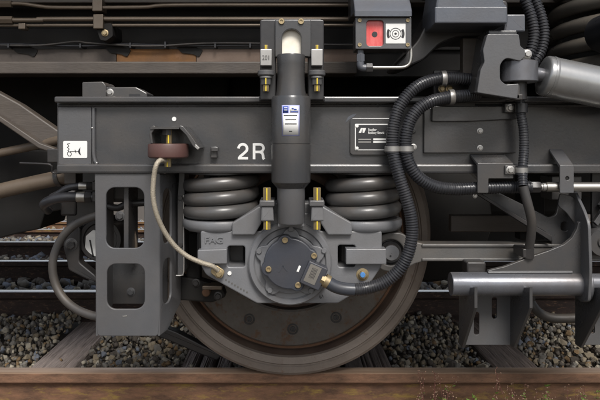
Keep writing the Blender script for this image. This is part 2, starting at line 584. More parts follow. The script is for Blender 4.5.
def text(name, s, px, py, Y, hpx, m, parent, align='LEFT', rot=0.0, bold=0.0, depth=0.0006, sx=1.0):
    """px,py: left (or centre) of the baseline; hpx: cap height"""
    cu = bpy.data.curves.new(name, 'FONT')
    cu.body = s
    cu.align_x = align
    cu.size = L(hpx, Y) / 0.73
    cu.offset = bold * cu.size
    cu.extrude = depth
    cu.resolution_u = 4
    tmp = bpy.data.objects.new('tmp', cu)
    COL.objects.link(tmp)
    dg = bpy.context.evaluated_depsgraph_get()
    dg.update()
    me = bpy.data.meshes.new_from_object(tmp.evaluated_get(dg))
    bpy.data.objects.remove(tmp)
    me.materials.clear()
    me.materials.append(m)
    o = put(name, me, P(px, py, Y), parent, rot=(R(90), -rot, 0), scale=(sx, 1, 1))
    return o

def vbolt(parent, px, y0, y1, Y, rpx, m=ZINC, name='bolt', mark=True, hexa=True):
    """a bolt standing upright with a yellow torque mark on its front"""
    r = L(rpx, Y)
    zt, zb = PZ(y0, Y), PZ(y1, Y)
    g = lathe([(r * 0.92, 0), (r, 0.0012), (r, (zt - zb) - 0.0012), (r * 0.86, zt - zb)], (PX(px, Y), Y, zb), (0, 0, 1), 6 if hexa else 20)
    b = obj(name, g, m, parent)
    if mark:
        obj('torque_mark', boxg(PX(px - 0.55, Y), PX(px + 0.55, Y), Y - r - 0.0012, Y - r * 0.8, zb + (zt - zb) * 0.05, zt - 0.001), YELLOW, b)
    return b

# ================================================================== THE SETTING
prof = [(-14, -0.26), (2.3, -0.265), (8.5, -0.61), (14, -0.66), (90, -0.7), (90, -1.2), (-14, -1.2)]
gr = obj('ground', prism_x(prof, -60, 60), SOIL)
gr['kind'] = 'structure'

# ---- rails
def rail_profile():
    half = [(0.036, -0.003), (0.036, -0.036), (0.030, -0.043), (0.0085, -0.052), (0.0085, -0.142), (0.03, -0.155), (0.07, -0.161), (0.07, -0.172)]
    top = [(0.030, 0.0), (0.034, -0.0012)]
    right = [(0.022, 0.0009)] + top + half
    return [(-a, b) for a, b in right][::-1] + right[0:]
def make_rail(Yc, z, x0, x1, top, side, head, label, group=None):
    pr = rail_profile()
    n = len(pr)
    xs = np.linspace(x0, x1, 25)
    V, Fc, mi = [], [], []
    for x in xs:
        for a, b in pr: V.append((x, Yc + a, z + b))
    for i in range(len(xs) - 1):
        for k in range(n):
            j = (k + 1) % n
            Fc.append((i * n + k, i * n + j, (i + 1) * n + j, (i + 1) * n + k))
            za = (pr[k][1] + pr[j][1]) / 2
            mi.append(0 if za > -0.0018 else (2 if za > -0.0425 else 1))
    Fc += [tuple(range(n)), tuple(n * (len(xs) - 1) + k for k in reversed(range(n)))]
    mi += [1, 1]
    o = obj('rail', (V, Fc), None, mats=[top, side, head], midx=mi, smooth=28)
    tag(o, label, 'rail', group)
    return o
make_rail(0.056, 0, -6, 6, RAILTOP, RAILSIDE, RAILHEAD, 'rusty brown rail with yellow lichen carrying the big wheel')
make_rail(1.40, 0.0, -8, 8, RAILTOPF, RAILSHADE, RAILSHADE, 'far rail of the same track with a shiny top, behind the wheel')
make_rail(2.9, -0.10, -12, 12, RAILTOPF, RAILSHADE, RAILSHADE, 'shiny topped rail of the neighbouring track, its nearer rail to the train')
make_rail(4.4, -0.18, -14, 14, RAILTOPF, RAILSHADE, RAILSHADE, 'shiny topped rail of the neighbouring track, its rail farther from the train')
make_rail(6.5, -0.34, -16, 16, RAILTOPF, RAILSHADE, RAILSIDE, 'rail of the third track, nearer one of its pair')
make_rail(8.0, -0.42, -18, 18, RAILTOPF, RAILSIDE, RAILSIDE, 'rail of the third track, farthest rail of all')

# ---- sleepers
def sleeper_geo(xc, wd, y0, y1, zt, h, ang, seed, broken=0):
    rr = random.Random(seed)
    nx, ny = 26, 40
    V, Fc = [], []
    grooves = [(-rr.uniform(0.006, 0.016) if rr.random() < 0.22 else rr.uniform(-0.003, 0.002)) for _ in range(nx + 1)]
    ph = [rr.uniform(0, 6) for _ in range(nx + 1)]
    ca, sa = math.cos(ang), math.sin(ang)
    def tr(x, y, z): return (xc + x * ca - (y - y0) * sa, y0 + (y - y0) * ca + x * sa, z)
    for j in range(ny + 1):
        for i in range(nx + 1):
            x = -wd / 2 + wd * i / nx + 0.002 * math.sin(j * 0.35 + 1.3 * math.sin(j * 0.11))
            e = 0.008 if i in (0, nx) else 0
            V.append(tr(x, y0 + (y1 - y0) * j / ny, zt - e + grooves[i] * (0.55 + 0.45 * math.sin(j * 0.3 + ph[i])) + rr.uniform(-1, 1) * 0.0012))
    for j in range(ny):
        for i in range(nx):
            a = j * (nx + 1) + i
            Fc.append((a, a + 1, a + nx + 2, a + nx + 1))
    b0 = len(V)
    edge = [i for i in range(nx + 1)] + [j * (nx + 1) + nx for j in range(1, ny + 1)] + [ny * (nx + 1) + i for i in range(nx - 1, -1, -1)] + [j * (nx + 1) for j in range(ny - 1, 0, -1)]
    for k in edge: V.append((V[k][0], V[k][1], zt - h))
    m = len(edge)
    for q in range(m):
        j = (q + 1) % m
        Fc.append((edge[q], edge[j], b0 + j, b0 + q))
    Fc.append(tuple(b0 + q for q in range(m)))
    return V, Fc
SL = [(-1.16, 0.215, 0.0, 'grey weathered wooden sleeper poking out below the pierced hanging bracket', WOOD),
      (0.385, 0.22, 0.0, 'dark wooden sleeper meeting the rail just right of the wheel tread', WOOD2),
      (1.10, 0.22, 0.0, 'brown weathered wooden sleeper under the slotted guard plates', WOOD2)]
SLX = []
for k, (x, wd, an, lab, m) in enumerate(SL):
    o = obj('sleeper', sleeper_geo(x, wd, -0.45, 2.0, -0.173, 0.13, an, k), m, smooth=40)
    tag(o, lab, 'sleeper')
    SLX.append((x, wd))
# the split sleeper left of the wheel: three planks of one rotten sleeper
t = thing('sleeper', 'split wooden sleeper in three strips below the left of the wheel', 'sleeper', (-0.33, 0.8, -0.3))
for k, (x, wd) in enumerate(((-0.50, 0.07), (-0.41, 0.065), (-0.325, 0.06))):
    obj('plank', sleeper_geo(x, wd, -0.45, 2.0, -0.176 + 0.006 * k, 0.12, 0.0, 40 + k), WOOD, t, smooth=40)
SLX.append((-0.41, 0.25))
for k, (x, lab) in enumerate(((-1.86, 'half buried dark sleeper next to the grey weathered one'), (1.78, 'half buried dark sleeper beyond the brown one under the guard plates'))):
    o = obj('sleeper', sleeper_geo(x, 0.25, -0.45, 2.0, -0.195, 0.13, 0, 90 + k), WOOD2, smooth=40)
    tag(o, lab, 'sleeper')
for k in range(6):
    x = -4.1 + 0.72 * k
    g = sleeper_geo(x, 0.25, 2.3, 5.0, 0, 0.13, 0, 300 + k)
    g = ([(a, b, c - 0.25 - (b - 2.3) * 0.055) for a, b, c in g[0]], g[1])
    o = obj('sleeper', g, WOOD2, smooth=40)
    tag(o, 'wooden sleeper of the neighbouring track behind the train', 'sleeper', 'sleepers of the neighbouring track')

# ---- ballast
def stone_shape(seed):
    rr = random.Random(seed)
    bm = bmesh.new()
    e = (rr.uniform(0.8, 1.25), rr.uniform(0.7, 1.0), rr.uniform(0.55, 0.85))
    for i in range(13):
        v = Vector((rr.gauss(0, 1), rr.gauss(0, 1), rr.gauss(0, 1))).normalized() * rr.uniform(0.8, 1.1)
        bm.verts.new((v.x * e[0], v.y * e[1], v.z * e[2]))
    r = bmesh.ops.convex_hull(bm, input=bm.verts)
    bmesh.ops.delete(bm, geom=[q for q in r['geom_interior'] if isinstance(q, bmesh.types.BMVert)], context='VERTS')
    bm.verts.index_update()
    V = np.array([v.co[:] for v in bm.verts])
    Fc = np.array([[v.index for v in f.verts] for f in bm.faces])
    bm.free()
    return V, Fc
SHAPES = [stone_shape(s) for s in range(16)]
SMESH = {}
def stone_mesh(k, mi):
    if (k, mi) not in SMESH:
        me = bpy.data.meshes.new('stone')
        me.from_pydata([tuple(v) for v in SHAPES[k][0]], [], [tuple(int(i) for i in f) for f in SHAPES[k][1]])
        me.materials.append(STONES[mi])
        SMESH[(k, mi)] = me
    return SMESH[(k, mi)]
def rotm(a, b, c):
    return np.array(Matrix.Rotation(a, 3, 'X') @ Matrix.Rotation(b, 3, 'Y') @ Matrix.Rotation(c, 3, 'Z'))
def groundz(x, y):
    n = 0.5 * math.sin(x * 7.1 + y * 3.3) + 0.5 * math.sin(x * 3.7 - y * 5.9 + 1)
    if y < 0: return -0.225 + 0.012 * n
    if y < 1.7: return -0.205 + 0.014 * n + 0.05 * min(1, max(0, (y - 0.75) / 0.5))
    return -0.235 - max(0, y - 2.3) * 0.055 + 0.012 * n
RAILS = (0.056, 1.40, 2.9, 4.4, 6.5, 8.0)
def scatter(x0, x1, y0, y1, sp, r0, r1, layers=1, wts=(0.29, 0.22, 0.27, 0.10, 0.07, 0.05), sleepers=True):
    out = []
    for ly in range(layers):
        for yy in np.arange(y0, y1, sp):
            for xx in np.arange(x0, x1, sp):
                x = xx + rng.uniform(-0.5, 0.5) * sp
                y = yy + rng.uniform(-0.5, 0.5) * sp
                if any(abs(y - q) < 0.03 for q in RAILS): continue
                onsl = sleepers and any(abs(x - a) < b / 2 + 0.012 for a, b in SLX)
                if onsl and rng.random() > 0.012: continue
                r = rng.uniform(r0, r1) * (1.35 if rng.random() < 0.10 else 1)
                z = groundz(x, y) + ly * 0.018 + rng.uniform(-0.012, 0.012)
                if onsl: z = -0.165; r *= 0.6
                out.append((x, y, z, r, int(rng.integers(16)), int(rng.choice(6, p=wts)), rng.uniform(0, 6.3, 3)))
    return out
def joined(name, lst, label, cat):
    Vs, Fs, Ms, n = [], [], [], 0
    for x, y, z, r, k, mi, a in lst:
        V, Fc = SHAPES[k]
        Vs.append((V * r) @ rotm(*(a * (0.25, 0.25, 1))).T + (x, y, z))
        Fs.append(Fc + n)
        Ms.append(np.full(len(Fc), mi))
        n += len(V)
    V, Fc, M = np.concatenate(Vs), np.concatenate(Fs), np.concatenate(Ms)
    me = bpy.data.meshes.new(name)
    me.vertices.add(len(V)); me.vertices.foreach_set('co', V.ravel())
    me.loops.add(Fc.size); me.loops.foreach_set('vertex_index', Fc.ravel().astype(np.int32))
    me.polygons.add(len(Fc)); me.polygons.foreach_set('loop_start', np.arange(0, Fc.size, 3, dtype=np.int32))
    me.polygons.foreach_set('material_index', M.astype(np.int32))
    for m in STONES: me.materials.append(m)
    me.update(); me.validate()
    o = put(name, me, (0, 0, 0))
    o['kind'] = 'stuff'
    tag(o, label, cat)
    return o
near = scatter(-2.2, 2.3, 0.10, 2.1, 0.035, 0.009, 0.024, 2)
def proj(s):
    k = F / (D + s[1])
    return VX + s[0] * k, VY + (EYE - s[2]) * k
def score(s):
    x, y = proj(s)
    ok = (0 < x < 235 or 385 < x < 600) and 312 < y < 372 and s[1] > 0.42
    return s[3] / (D + s[1]) * (1.0 if ok else 0) * (1 + 6 * (s[2] - groundz(s[0], s[1])))
near.sort(key=score, reverse=True)
bed = obj('ballast_bed', boxg(-9, 9, -1.6, 2.25, -0.42, -0.232), SOIL)
bed['kind'] = 'structure'
for x, y, z, r, k, mi, a in near[:290]:
    put('stone', stone_mesh(k, mi), (x, y, z), bed, scale=(r, r, r), rot=tuple(a * (0.25, 0.25, 1)))
front = scatter(-2.2, 2.3, -1.5, 0.0, 0.055, 0.02, 0.034, 1)
side = scatter(-5, -2.2, -0.6, 2.1, 0.06, 0.024, 0.038, 1) + scatter(2.3, 5, -0.6, 2.1, 0.07, 0.026, 0.04, 1)
joined('ballast', near[290:] + front + side, 'crushed grey and tan track ballast around the wooden sleepers', 'ballast')
far = scatter(-8, 4, 2.1, 10, 0.085, 0.032, 0.052, 1, wts=(0.3, 0.1, 0.25, 0.08, 0.02, 0.25), sleepers=False)
joined('ballast', far, 'bluish grey ballast of the neighbouring tracks behind the train', 'ballast')

# ================================================================== CARBODY AND UNDERFLOOR
t = thing('carbody', 'dark vehicle body whose underfloor spans above the bogie', 'train body', (0, 0.9, 1.50))
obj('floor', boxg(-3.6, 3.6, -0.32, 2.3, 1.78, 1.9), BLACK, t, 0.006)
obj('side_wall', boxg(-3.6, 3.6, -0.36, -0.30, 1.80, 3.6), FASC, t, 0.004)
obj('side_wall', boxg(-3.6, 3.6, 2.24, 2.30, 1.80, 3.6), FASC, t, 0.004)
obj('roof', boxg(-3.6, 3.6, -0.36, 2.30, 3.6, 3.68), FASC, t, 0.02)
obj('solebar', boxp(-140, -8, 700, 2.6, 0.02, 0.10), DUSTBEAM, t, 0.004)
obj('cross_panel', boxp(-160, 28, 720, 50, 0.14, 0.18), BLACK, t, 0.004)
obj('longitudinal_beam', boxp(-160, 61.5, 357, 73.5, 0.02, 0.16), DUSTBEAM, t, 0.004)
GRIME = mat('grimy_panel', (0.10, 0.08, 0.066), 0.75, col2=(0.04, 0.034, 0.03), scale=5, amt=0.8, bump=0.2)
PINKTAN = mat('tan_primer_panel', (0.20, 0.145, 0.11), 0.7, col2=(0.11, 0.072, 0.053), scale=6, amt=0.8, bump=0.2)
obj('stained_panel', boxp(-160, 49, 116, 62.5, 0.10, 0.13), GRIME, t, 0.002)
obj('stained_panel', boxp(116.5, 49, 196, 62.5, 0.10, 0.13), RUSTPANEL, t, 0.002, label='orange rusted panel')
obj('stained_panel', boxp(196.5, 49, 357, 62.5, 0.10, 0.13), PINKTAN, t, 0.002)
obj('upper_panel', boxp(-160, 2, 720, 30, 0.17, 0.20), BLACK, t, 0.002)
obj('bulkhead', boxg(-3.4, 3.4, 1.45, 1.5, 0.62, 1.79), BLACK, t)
obj('hanger', boxg(-3.4, 3.4, 0.16, 0.24, 1.2, 1.79), BLACK, t)
for px, a, b in ((25, 44, 50), (118, 46, 60), (190, 50, 60), (300, 46, 58)):
    obj('tar_smear', prism(rnd([(px - 14, 47), (px + 2, 45), (px + 13, 50), (px + 9, 57), (px + 3, 54), (px - 8, 53)], 2), 0.094, 0.008), BLACK, t)

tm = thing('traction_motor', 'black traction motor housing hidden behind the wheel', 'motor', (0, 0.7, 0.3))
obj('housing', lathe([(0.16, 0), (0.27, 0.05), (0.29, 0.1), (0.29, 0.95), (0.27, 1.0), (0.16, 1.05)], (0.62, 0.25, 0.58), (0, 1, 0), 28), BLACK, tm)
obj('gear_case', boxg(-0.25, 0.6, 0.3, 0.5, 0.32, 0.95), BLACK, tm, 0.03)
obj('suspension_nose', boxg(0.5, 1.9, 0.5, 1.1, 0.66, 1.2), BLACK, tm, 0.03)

ut = thing('underfloor_backdrop', 'large black backdrop boxes added under the body to darken the gaps behind the bogie', 'equipment case', (-0.3, 1.2, 0.62))  # unseen boxes, added as a dark fill behind the bogie
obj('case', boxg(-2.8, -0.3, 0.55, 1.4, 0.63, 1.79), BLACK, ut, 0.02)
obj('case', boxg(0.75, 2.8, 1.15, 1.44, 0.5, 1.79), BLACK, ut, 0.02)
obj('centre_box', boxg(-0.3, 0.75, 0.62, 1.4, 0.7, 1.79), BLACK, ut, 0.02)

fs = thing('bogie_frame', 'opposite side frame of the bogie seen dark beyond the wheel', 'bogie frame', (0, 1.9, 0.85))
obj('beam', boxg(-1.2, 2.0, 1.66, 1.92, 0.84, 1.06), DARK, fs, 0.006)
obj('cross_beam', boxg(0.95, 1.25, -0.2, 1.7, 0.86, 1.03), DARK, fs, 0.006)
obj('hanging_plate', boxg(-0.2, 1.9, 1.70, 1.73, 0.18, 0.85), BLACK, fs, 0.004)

# pipes along the top
def pipe_thing(name, ctrl, r, Y, m, label, cat, group=None, n=12):
    o = obj(name, tubep(ctrl, r, Y, 0.02, n), m)
    tag(o, label, cat, group)
    return o
pA = thing('underfloor_pipe', 'uppermost grey pipe with a gentle bend under the body edge', 'pipe', P(60, 8, 0.1))
obj('pipe', tubep([(-60, 4), (0, 4), (20, 3.5), (42, 6.5), (60, 7.5), (140, 7.2), (180, 5), (360, 5)], 1.9, 0.0), STEELROD, pA)
obj('coupling', cyl(P(-2, 4, 0.0), (1, 0, 0), L(3.6, 0), L(14, 0), 6), STEELROD, pA)
obj('clamp', boxp(92, -2, 102, 11, -0.015, 0.05), STEELROD, pA, 0.003)
pB = thing('underfloor_pipe', 'middle dusty pipe of the three running under the body edge', 'pipe', P(60, 20, 0.1))
obj('pipe', tubep([(-60, 20), (40, 20), (60, 19), (360, 19)], 2.3, 0.0), STEELROD, pB)
obj('coupling', cyl(P(-2, 20, 0.0), (1, 0, 0), L(4, 0), L(15, 0), 6), STEELROD, pB)
obj('clamp', boxp(93, 14, 103, 28.5, -0.018, 0.12), STEELROD, pB, 0.003)
pC = thing('underfloor_pipe', 'thin pale pipe, lowest of the three under the body edge', 'pipe', P(60, 26, 0.1))
obj('pipe', tubep([(-60, 25.5), (20, 25.3), (360, 25)], 1.6, 0.01), STEELROD, pC)
obj('tee_fitting', boxp(18, 23, 25, 29, -0.01, 0.03), STEELROD, pC, 0.003)
cl = thing('pipe_clamp_bracket', 'small grimy bracket with a brass nut holding the top pipes', 'bracket', P(104, 33, 0.1))
obj('plate', prism(rnd([(95, 24), (112, 23), (113, 36), (106, 41), (100, 40), (97, 31)], 2), 0.0, 0.15), BLACK, cl, 0.002)
bolt(cl, 105, 33, -0.002, 2.4, 'hex', BRASS)
cb = thing('cable_bundle', 'thin black cables tied along the dark underfloor panel', 'cable', P(60, 44, 0.1))
obj('cable', tubep([(-60, 45), (10, 44), (80, 46), (120, 44), (200, 45.5), (360, 44)], 1.2, 0.08), RUBBER, cb)
obj('cable', tubep([(-60, 43), (30, 45.5), (75, 41.5), (90, 43), (150, 46), (220, 43), (360, 45)], 1.0, 0.07), RUBBER_D, cb)
for px in (8, 80, 130, 165, 215, 250):
    obj('cable_tie', boxp(px - 0.7, 41.5 + (px % 3), px + 0.8, 47.5, 0.062, 0.141), RUBBER, cb)

# dusty brown pieces at the left edge
db = thing('diagonal_brace', 'dusty brown diagonal brace beside the end of the bogie beam', 'brace', P(0, 140, 0.0))
obj('web', prism([(-60, 92), (-60, 60), (20, 104), (62, 133), (62, 152), (40, 150), (0, 118)], 0.0, 0.06), DUSTBEAM, db, 0.006)
obj('edge_flange', prism([(-60, 97), (0, 122), (38, 148), (62, 156), (62, 151), (40, 143), (0, 116), (-60, 90)], -0.05, 0.05), DUSTBEAM, db, 0.004)
o = obj('brake_pipe', tubep([(-60, 165, 0.1), (0, 153, 0.06), (40, 144.5, 0.02), (62, 139, -0.02)], 4.2), DUSTYPIPE)
tag(o, 'thinner dusty brown pipe running in behind the beam end', 'pipe')
t = thing('brake_pipe', 'thick dusty brown pipe below the beam end with a clamp ring', 'pipe', P(0, 190, 0))
obj('pipe', tubep([(-60, 207, 0.05), (0, 191, 0.03), (58, 178, 0.0), (76, 174, -0.02)], 7.5, n=20), DUSTYPIPE, t)
obj('clamp_ring', sweep([P(57, 178.3, -0.001), P(61, 177.4, -0.003)], L(9, 0), 20), DARK, t)
obj('hanger', boxp(64, 166, 76, 184, -0.08, 0.03), DUSTBEAM, t, 0.003)
obj('hanger_strap', tubep([(20, 163, -0.05), (46, 164, -0.06), (52, 166, -0.06), (53, 173, -0.05), (66, 172, -0.06)], 1.0), DARK, t)
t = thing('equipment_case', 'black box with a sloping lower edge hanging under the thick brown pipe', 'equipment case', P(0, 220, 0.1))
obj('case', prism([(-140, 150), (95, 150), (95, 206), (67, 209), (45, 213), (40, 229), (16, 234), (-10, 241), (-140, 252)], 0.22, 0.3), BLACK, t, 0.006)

# ================================================================== WHEELSET
AX = Vector((PX(291, 0), 0, 0.55))
ws = thing('wheelset', 'large rust brown steel wheel standing on the lichen spotted rail', 'wheel', (AX.x, 0, 0))
p2 = 1 / 252.8
def rp(px): return px * p2
wheelprof = [(rp(60), 0.05), (rp(74), 0.05), (rp(78), 0.07), (rp(112), 0.07), (rp(117), 0.05), (rp(120), 0.012), (rp(121.5), 0.004),
             (rp(128), 0.0), (rp(129), 0.004), (rp(130), 0.004), (rp(131), 0.0), (rp(136.5), 0.0), (rp(139), 0.006), (rp(139.3), 0.02),
             (rp(139.3), 0.10), (rp(141), 0.112), (rp(146), 0.118), (rp(146.5), 0.125), (rp(144), 0.135), (rp(120), 0.135), (rp(115), 0.10), (rp(60), 0.09)]
V, Fc = lathe(wheelprof, AX, (0, 1, 0), 128, cap=False)
mi = []
for k in range(len(wheelprof) - 1):
    a = (wheelprof[k][0] + wheelprof[k + 1][0]) / 2 / p2
    mi += [(0 if a > 119.5 else 1)] * 128
wheel = obj('wheel', (V, Fc), None, ws, mats=[RIM, RIMIN], midx=mi, smooth=25)
wheelb = put('wheel', wheel.data, WL[wheel] + Vector((0, 1.36, 0)), ws)
wheelb.rotation_euler = (0, 0, math.pi)
obj('axle', lathe([(0.06, -0.42), (0.065, -0.12), (0.1, -0.1), (0.11, -0.02), (0.12, 0.0), (0.12, 0.14), (0.09, 0.2), (0.09, 1.2), (0.12, 1.3), (0.12, 1.5)], AX, (0, 1, 0), 40), DARK, ws)
disc = obj('brake_disc', lathe([(rp(75), 0.06), (rp(75), 0.022), (rp(77), 0.018), (rp(110), 0.018), (rp(112), 0.022), (rp(113), 0.06)], AX, (0, 1, 0), 110, cap=False), DISC, ws, smooth=25)
obj('rust_lip', lathe([(rp(111.0), 0.021), (rp(111.5), 0.016), (rp(113.5), 0.018), (rp(113.8), 0.03)], AX, (0, 1, 0), 110, cap=False), RUSTE, disc)
nb = 13
bm_ = mesh_of('recessed_bolt', join(lathe([(1.9, -0.1), (1.9, 0.05), (1.75, 0.15), (1.45, 0.15), (1.3, -0.05)], (0, 0, 0), (0, -1, 0), 20, cap=False), lathe([(1.0, -0.1), (1.0, 0.35), (0.85, 0.45), (0.5, 0.45), (0.5, 0.1), (0.001, 0.1)], (0, 0, 0), (0, -1, 0), 12, cap=False)), DARK)
for k in range(nb):
    a = -math.pi / 2 + 2 * math.pi * k / nb + 0.02
    put('bolt', bm_, AX + Vector((rp(94) * math.cos(a), 0.018, rp(94) * math.sin(a))), disc, scale=(rp(3),) * 3)

# ================================================================== BOGIE SIDE FRAME
YW, YF = -0.42, -0.455
bf = thing('bogie_frame', 'long grey steel side beam marked 2R above the wheel', 'bogie frame', (0, -0.3, 0.82))
X0, X1 = PX(57, YW), PX(760, YW)
web = obj('web', boxg(X0, X1, YW, -0.20, 0.842, 1.056), PAINT, bf, 0.003)
obj('top_flange', boxg(PX(54, YF), X1, YF, -0.17, 1.053, 1.073), PAINT, bf, 0.005)
obj('bottom_flange', boxg(PX(56, YF), X1, YF, -0.17, PZ(173.5, YF), PZ(164, YF)), PAINT, bf, 0.007)
obj('end_plate', prism(rnd([(58, 107), (91, 107), (91, 165), (58.5, 165)], 1.5), YW - 0.009, 0.012), PAINT_L, bf, 0.002)
obj('weld_rib', tubep([(93.6, 108), (93.6, 140), (94.2, 158), (97, 164)], 1.9, YW - 0.006, n=10), PAINT_L, bf)
for px, py in ((92, 128), (96.6, 163)):
    obj('weld_spatter', lathe([(0.001, 0), (L(1.0, YW), 0.001), (0.0006, 0.003)], P(px, py, YW - 0.011), (0, -1, 0), 8), ZINC, bf)
obj('weld_bead', sweep([P(58, 165.5, YW - 0.004), P(760, 165.5, YW - 0.004)], 0.006, 8), PAINT, bf)
obj('weld_bead', sweep([P(58, 105.5, YW - 0.003), P(760, 105.5, YW - 0.003)], 0.005, 8), PAINT, bf)
# blocks on the beam's top
blk = obj('stop_block', prism(rnd([(82, 82), (103, 81.5), (106, 85.5), (106, 98), (82, 98)], 1.5), -0.44, 0.12), PAINT, bf, 0.003)
bl2 = obj('stop_block', prism(rnd([(106, 87.2), (136, 87), (147, 93), (147, 98), (106, 98)], 1), -0.43, 0.10), PAINT, bf, 0.003)
bolt(bl2, 110, 92.5, -0.43, 2.6, 'hex', ZINC)
obj('slot', boxp(129, 94, 140, 96.6, -0.431, -0.40), INK, bl2)
def ribbon(name, pts, wpx, Y, m, parent, Z=0.0):
    n = len(pts)
    V, Fc = [], []
    for i in range(n):
        p = Vector(pts[i])
        d1 = (p - Vector(pts[i - 1])).normalized() if i > 0 else (Vector(pts[1]) - p).normalized()
        d2 = (Vector(pts[i + 1]) - p).normalized() if i < n - 1 else d1
        m_ = Vector((-d1.y - d2.y, d1.x + d2.x)) / max(0.6, 1 + d1.dot(d2)) * wpx / 2
        V += [P(p.x + m_.x, p.y + m_.y, Y - 0.0008), P(p.x - m_.x, p.y - m_.y, Y - 0.0008)]
        V += [P(p.x + m_.x, p.y + m_.y, Y), P(p.x - m_.x, p.y - m_.y, Y)]
    for i in range(n - 1):
        a, b = 4 * i, 4 * i + 4
        Fc += [(a, a + 1, b + 1, b), (a + 2, b + 2, b + 3, a + 3), (a, b, b + 2, a + 2), (a + 1, a + 3, b + 3, b + 1)]
    Fc += [(0, 2, 3, 1), (4 * n - 4, 4 * n - 3, 4 * n - 1, 4 * n - 2)]
    return obj(name, (V, Fc), m, parent)
two = [(238.5, 148.4)] + [(242.8 + 4.3 * math.cos(R(a)), 148.6 - 4.4 * math.sin(R(a))) for a in range(165, -41, -15)] + [(243.6, 153.6), (240.4, 156.2), (239.2, 157.9)]
mk = ribbon('marking', two, 2.6, YW + 0.0002, WHITE, bf)
ribbon('marking_stroke', [(237.9, 158.2), (248, 158.2)], 2.5, YW + 0.0001, WHITE, mk)
mk = ribbon('marking', [(254.1, 159.3), (254.1, 143.2)], 2.6, YW + 0.0002, WHITE, bf)
ribbon('marking_stroke', [(254, 144.3), (259.5, 144.3)] + [(259.6 + 3.9 * math.cos(R(a)), 148.1 - 3.8 * math.sin(R(a))) for a in range(75, -91, -15)] + [(254, 151.9)], 2.5, YW - 0.0001, WHITE, mk)
ribbon('marking_stroke', [(260, 152), (262.2, 153), (263, 155), (263.3, 158), (264.2, 159.3)], 2.6, YW - 0.0003, WHITE, mk)
obj('paint_dot', cyl(P(174.3, 119, YW + 0.001), (0, -1, 0), L(2.2, YW), 0.004, 16), WHITE, bf)
st = obj('stud', boxp(210.5, 146.5, 217, 158, YW - 0.022, YW + 0.001), PAINT, bf, 0.003)
obj('stud_head', boxp(211, 147, 218, 151.5, YW - 0.034, YW - 0.02), PAINT, st, 0.002)
for px, py in ((213, 200),): pass
# stiffener plate at right with its two bolts
rp_ = obj('stiffener_plate', prism(rnd([(424, 108), (516, 108), (516, 153), (424, 153)], 1), YW - 0.014, 0.016), PAINT, bf, 0.0025)
bolt(rp_, 480, 131, YW - 0.014, 2.1, 'hex', ZINC)
bolt(rp_, 480, 148, YW - 0.014, 2.1, 'hex', ZINC)
obj('upper_step', prism(rnd([(432, 106), (518, 106), (518, 119), (470, 121.5), (432, 121.5)], 2), YW - 0.03, 0.026), PAINT, bf, 0.003)
# pipe carriers below the beam at right
hb = obj('pipe_carrier', join(prism(rnd([(477.5, 163), (513.5, 163), (513.5, 178.5), (488.5, 178.5), (488.5, 193), (477.5, 193)], 1), -0.505, 0.008),
                              prism_x([(-0.505, PZ(163.5, -0.505)), (-0.42, PZ(154, -0.42)), (-0.42, PZ(154, -0.42) - 0.008), (-0.497, PZ(164, -0.5) - 0.006)], PX(477.5, -0.505), PX(513.5, -0.505))), PAINT, bf, 0.0015)
bolt(hb, 475, 196, -0.47, 1.6, 'hex', ZINC)
hk = obj('pipe_carrier', join(prism(rnd([(560, 165), (574, 165), (574, 193), (560, 193)], 1), -0.505, 0.008, holes=[circ(567.3, 178.3, 2.0, 14)]),
                              prism_x([(-0.505, PZ(165.5, -0.505)), (-0.42, PZ(149, -0.42)), (-0.42, PZ(149, -0.42) - 0.008), (-0.497, PZ(166, -0.5) - 0.006)], PX(560, -0.505), PX(574, -0.505))), PAINT_L, bf, 0.0015)
# sticker with the lifting symbol on the end plate
def sticker(name, x0, y0, x1, y1, Y, m, parent, r=1.2, th=0.0012):
    return obj(name, prism(rrect(x0, y0, x1, y1, r, 3), Y - th, th + 0.0005), m, parent)
stk = sticker('label_sticker', 63.2, 141, 87.2, 158, YW - 0.009, WHITE, bf)
ys = YW - 0.0104
def stroke(pts, wpx, Y, m, parent, name='print_stroke'):
    q = pts3(pts, Y)
    gs = []
    for a, b in zip(q, q[1:]):
        d = (b - a); d.y = 0
        nrm = Vector((-d.z, 0, d.x)).normalized() * L(wpx, Y) / 2
        e = d.normalized() * L(wpx, Y) * 0.3
        A, B = a - e, b + e
        gs.append(([A + nrm, A - nrm, B - nrm, B + nrm] + [v + Vector((0, 0.001, 0)) for v in (A + nrm, A - nrm, B - nrm, B + nrm)], [(0, 1, 2, 3), (4, 7, 6, 5), (0, 4, 5, 1), (1, 5, 6, 2), (2, 6, 7, 3), (3, 7, 4, 0)]))
    return obj(name, join(*gs), m, parent)
stroke([(70, 143.5), (67.3, 144), (69, 146), (67.3, 147.3), (69.3, 149), (67.8, 150.5), (69.5, 152)], 0.7, ys, INK, stk)
stroke([(68, 152), (67.3, 154), (68.5, 156), (70.5, 156), (71.5, 154), (70.5, 152), (68, 152)], 0.7, ys, INK, stk)
stroke([(70, 151.5), (74, 151.5), (79, 151.5)], 0.7, ys, INK, stk)
stroke([(75, 150), (76, 153)], 0.7, ys, INK, stk)
obj('print_mark', prism([(80.5, 147), (80, 151.5), (81, 155.5), (79, 154), (77.8, 151.5), (79, 149)], ys, 0.001), INK, stk)
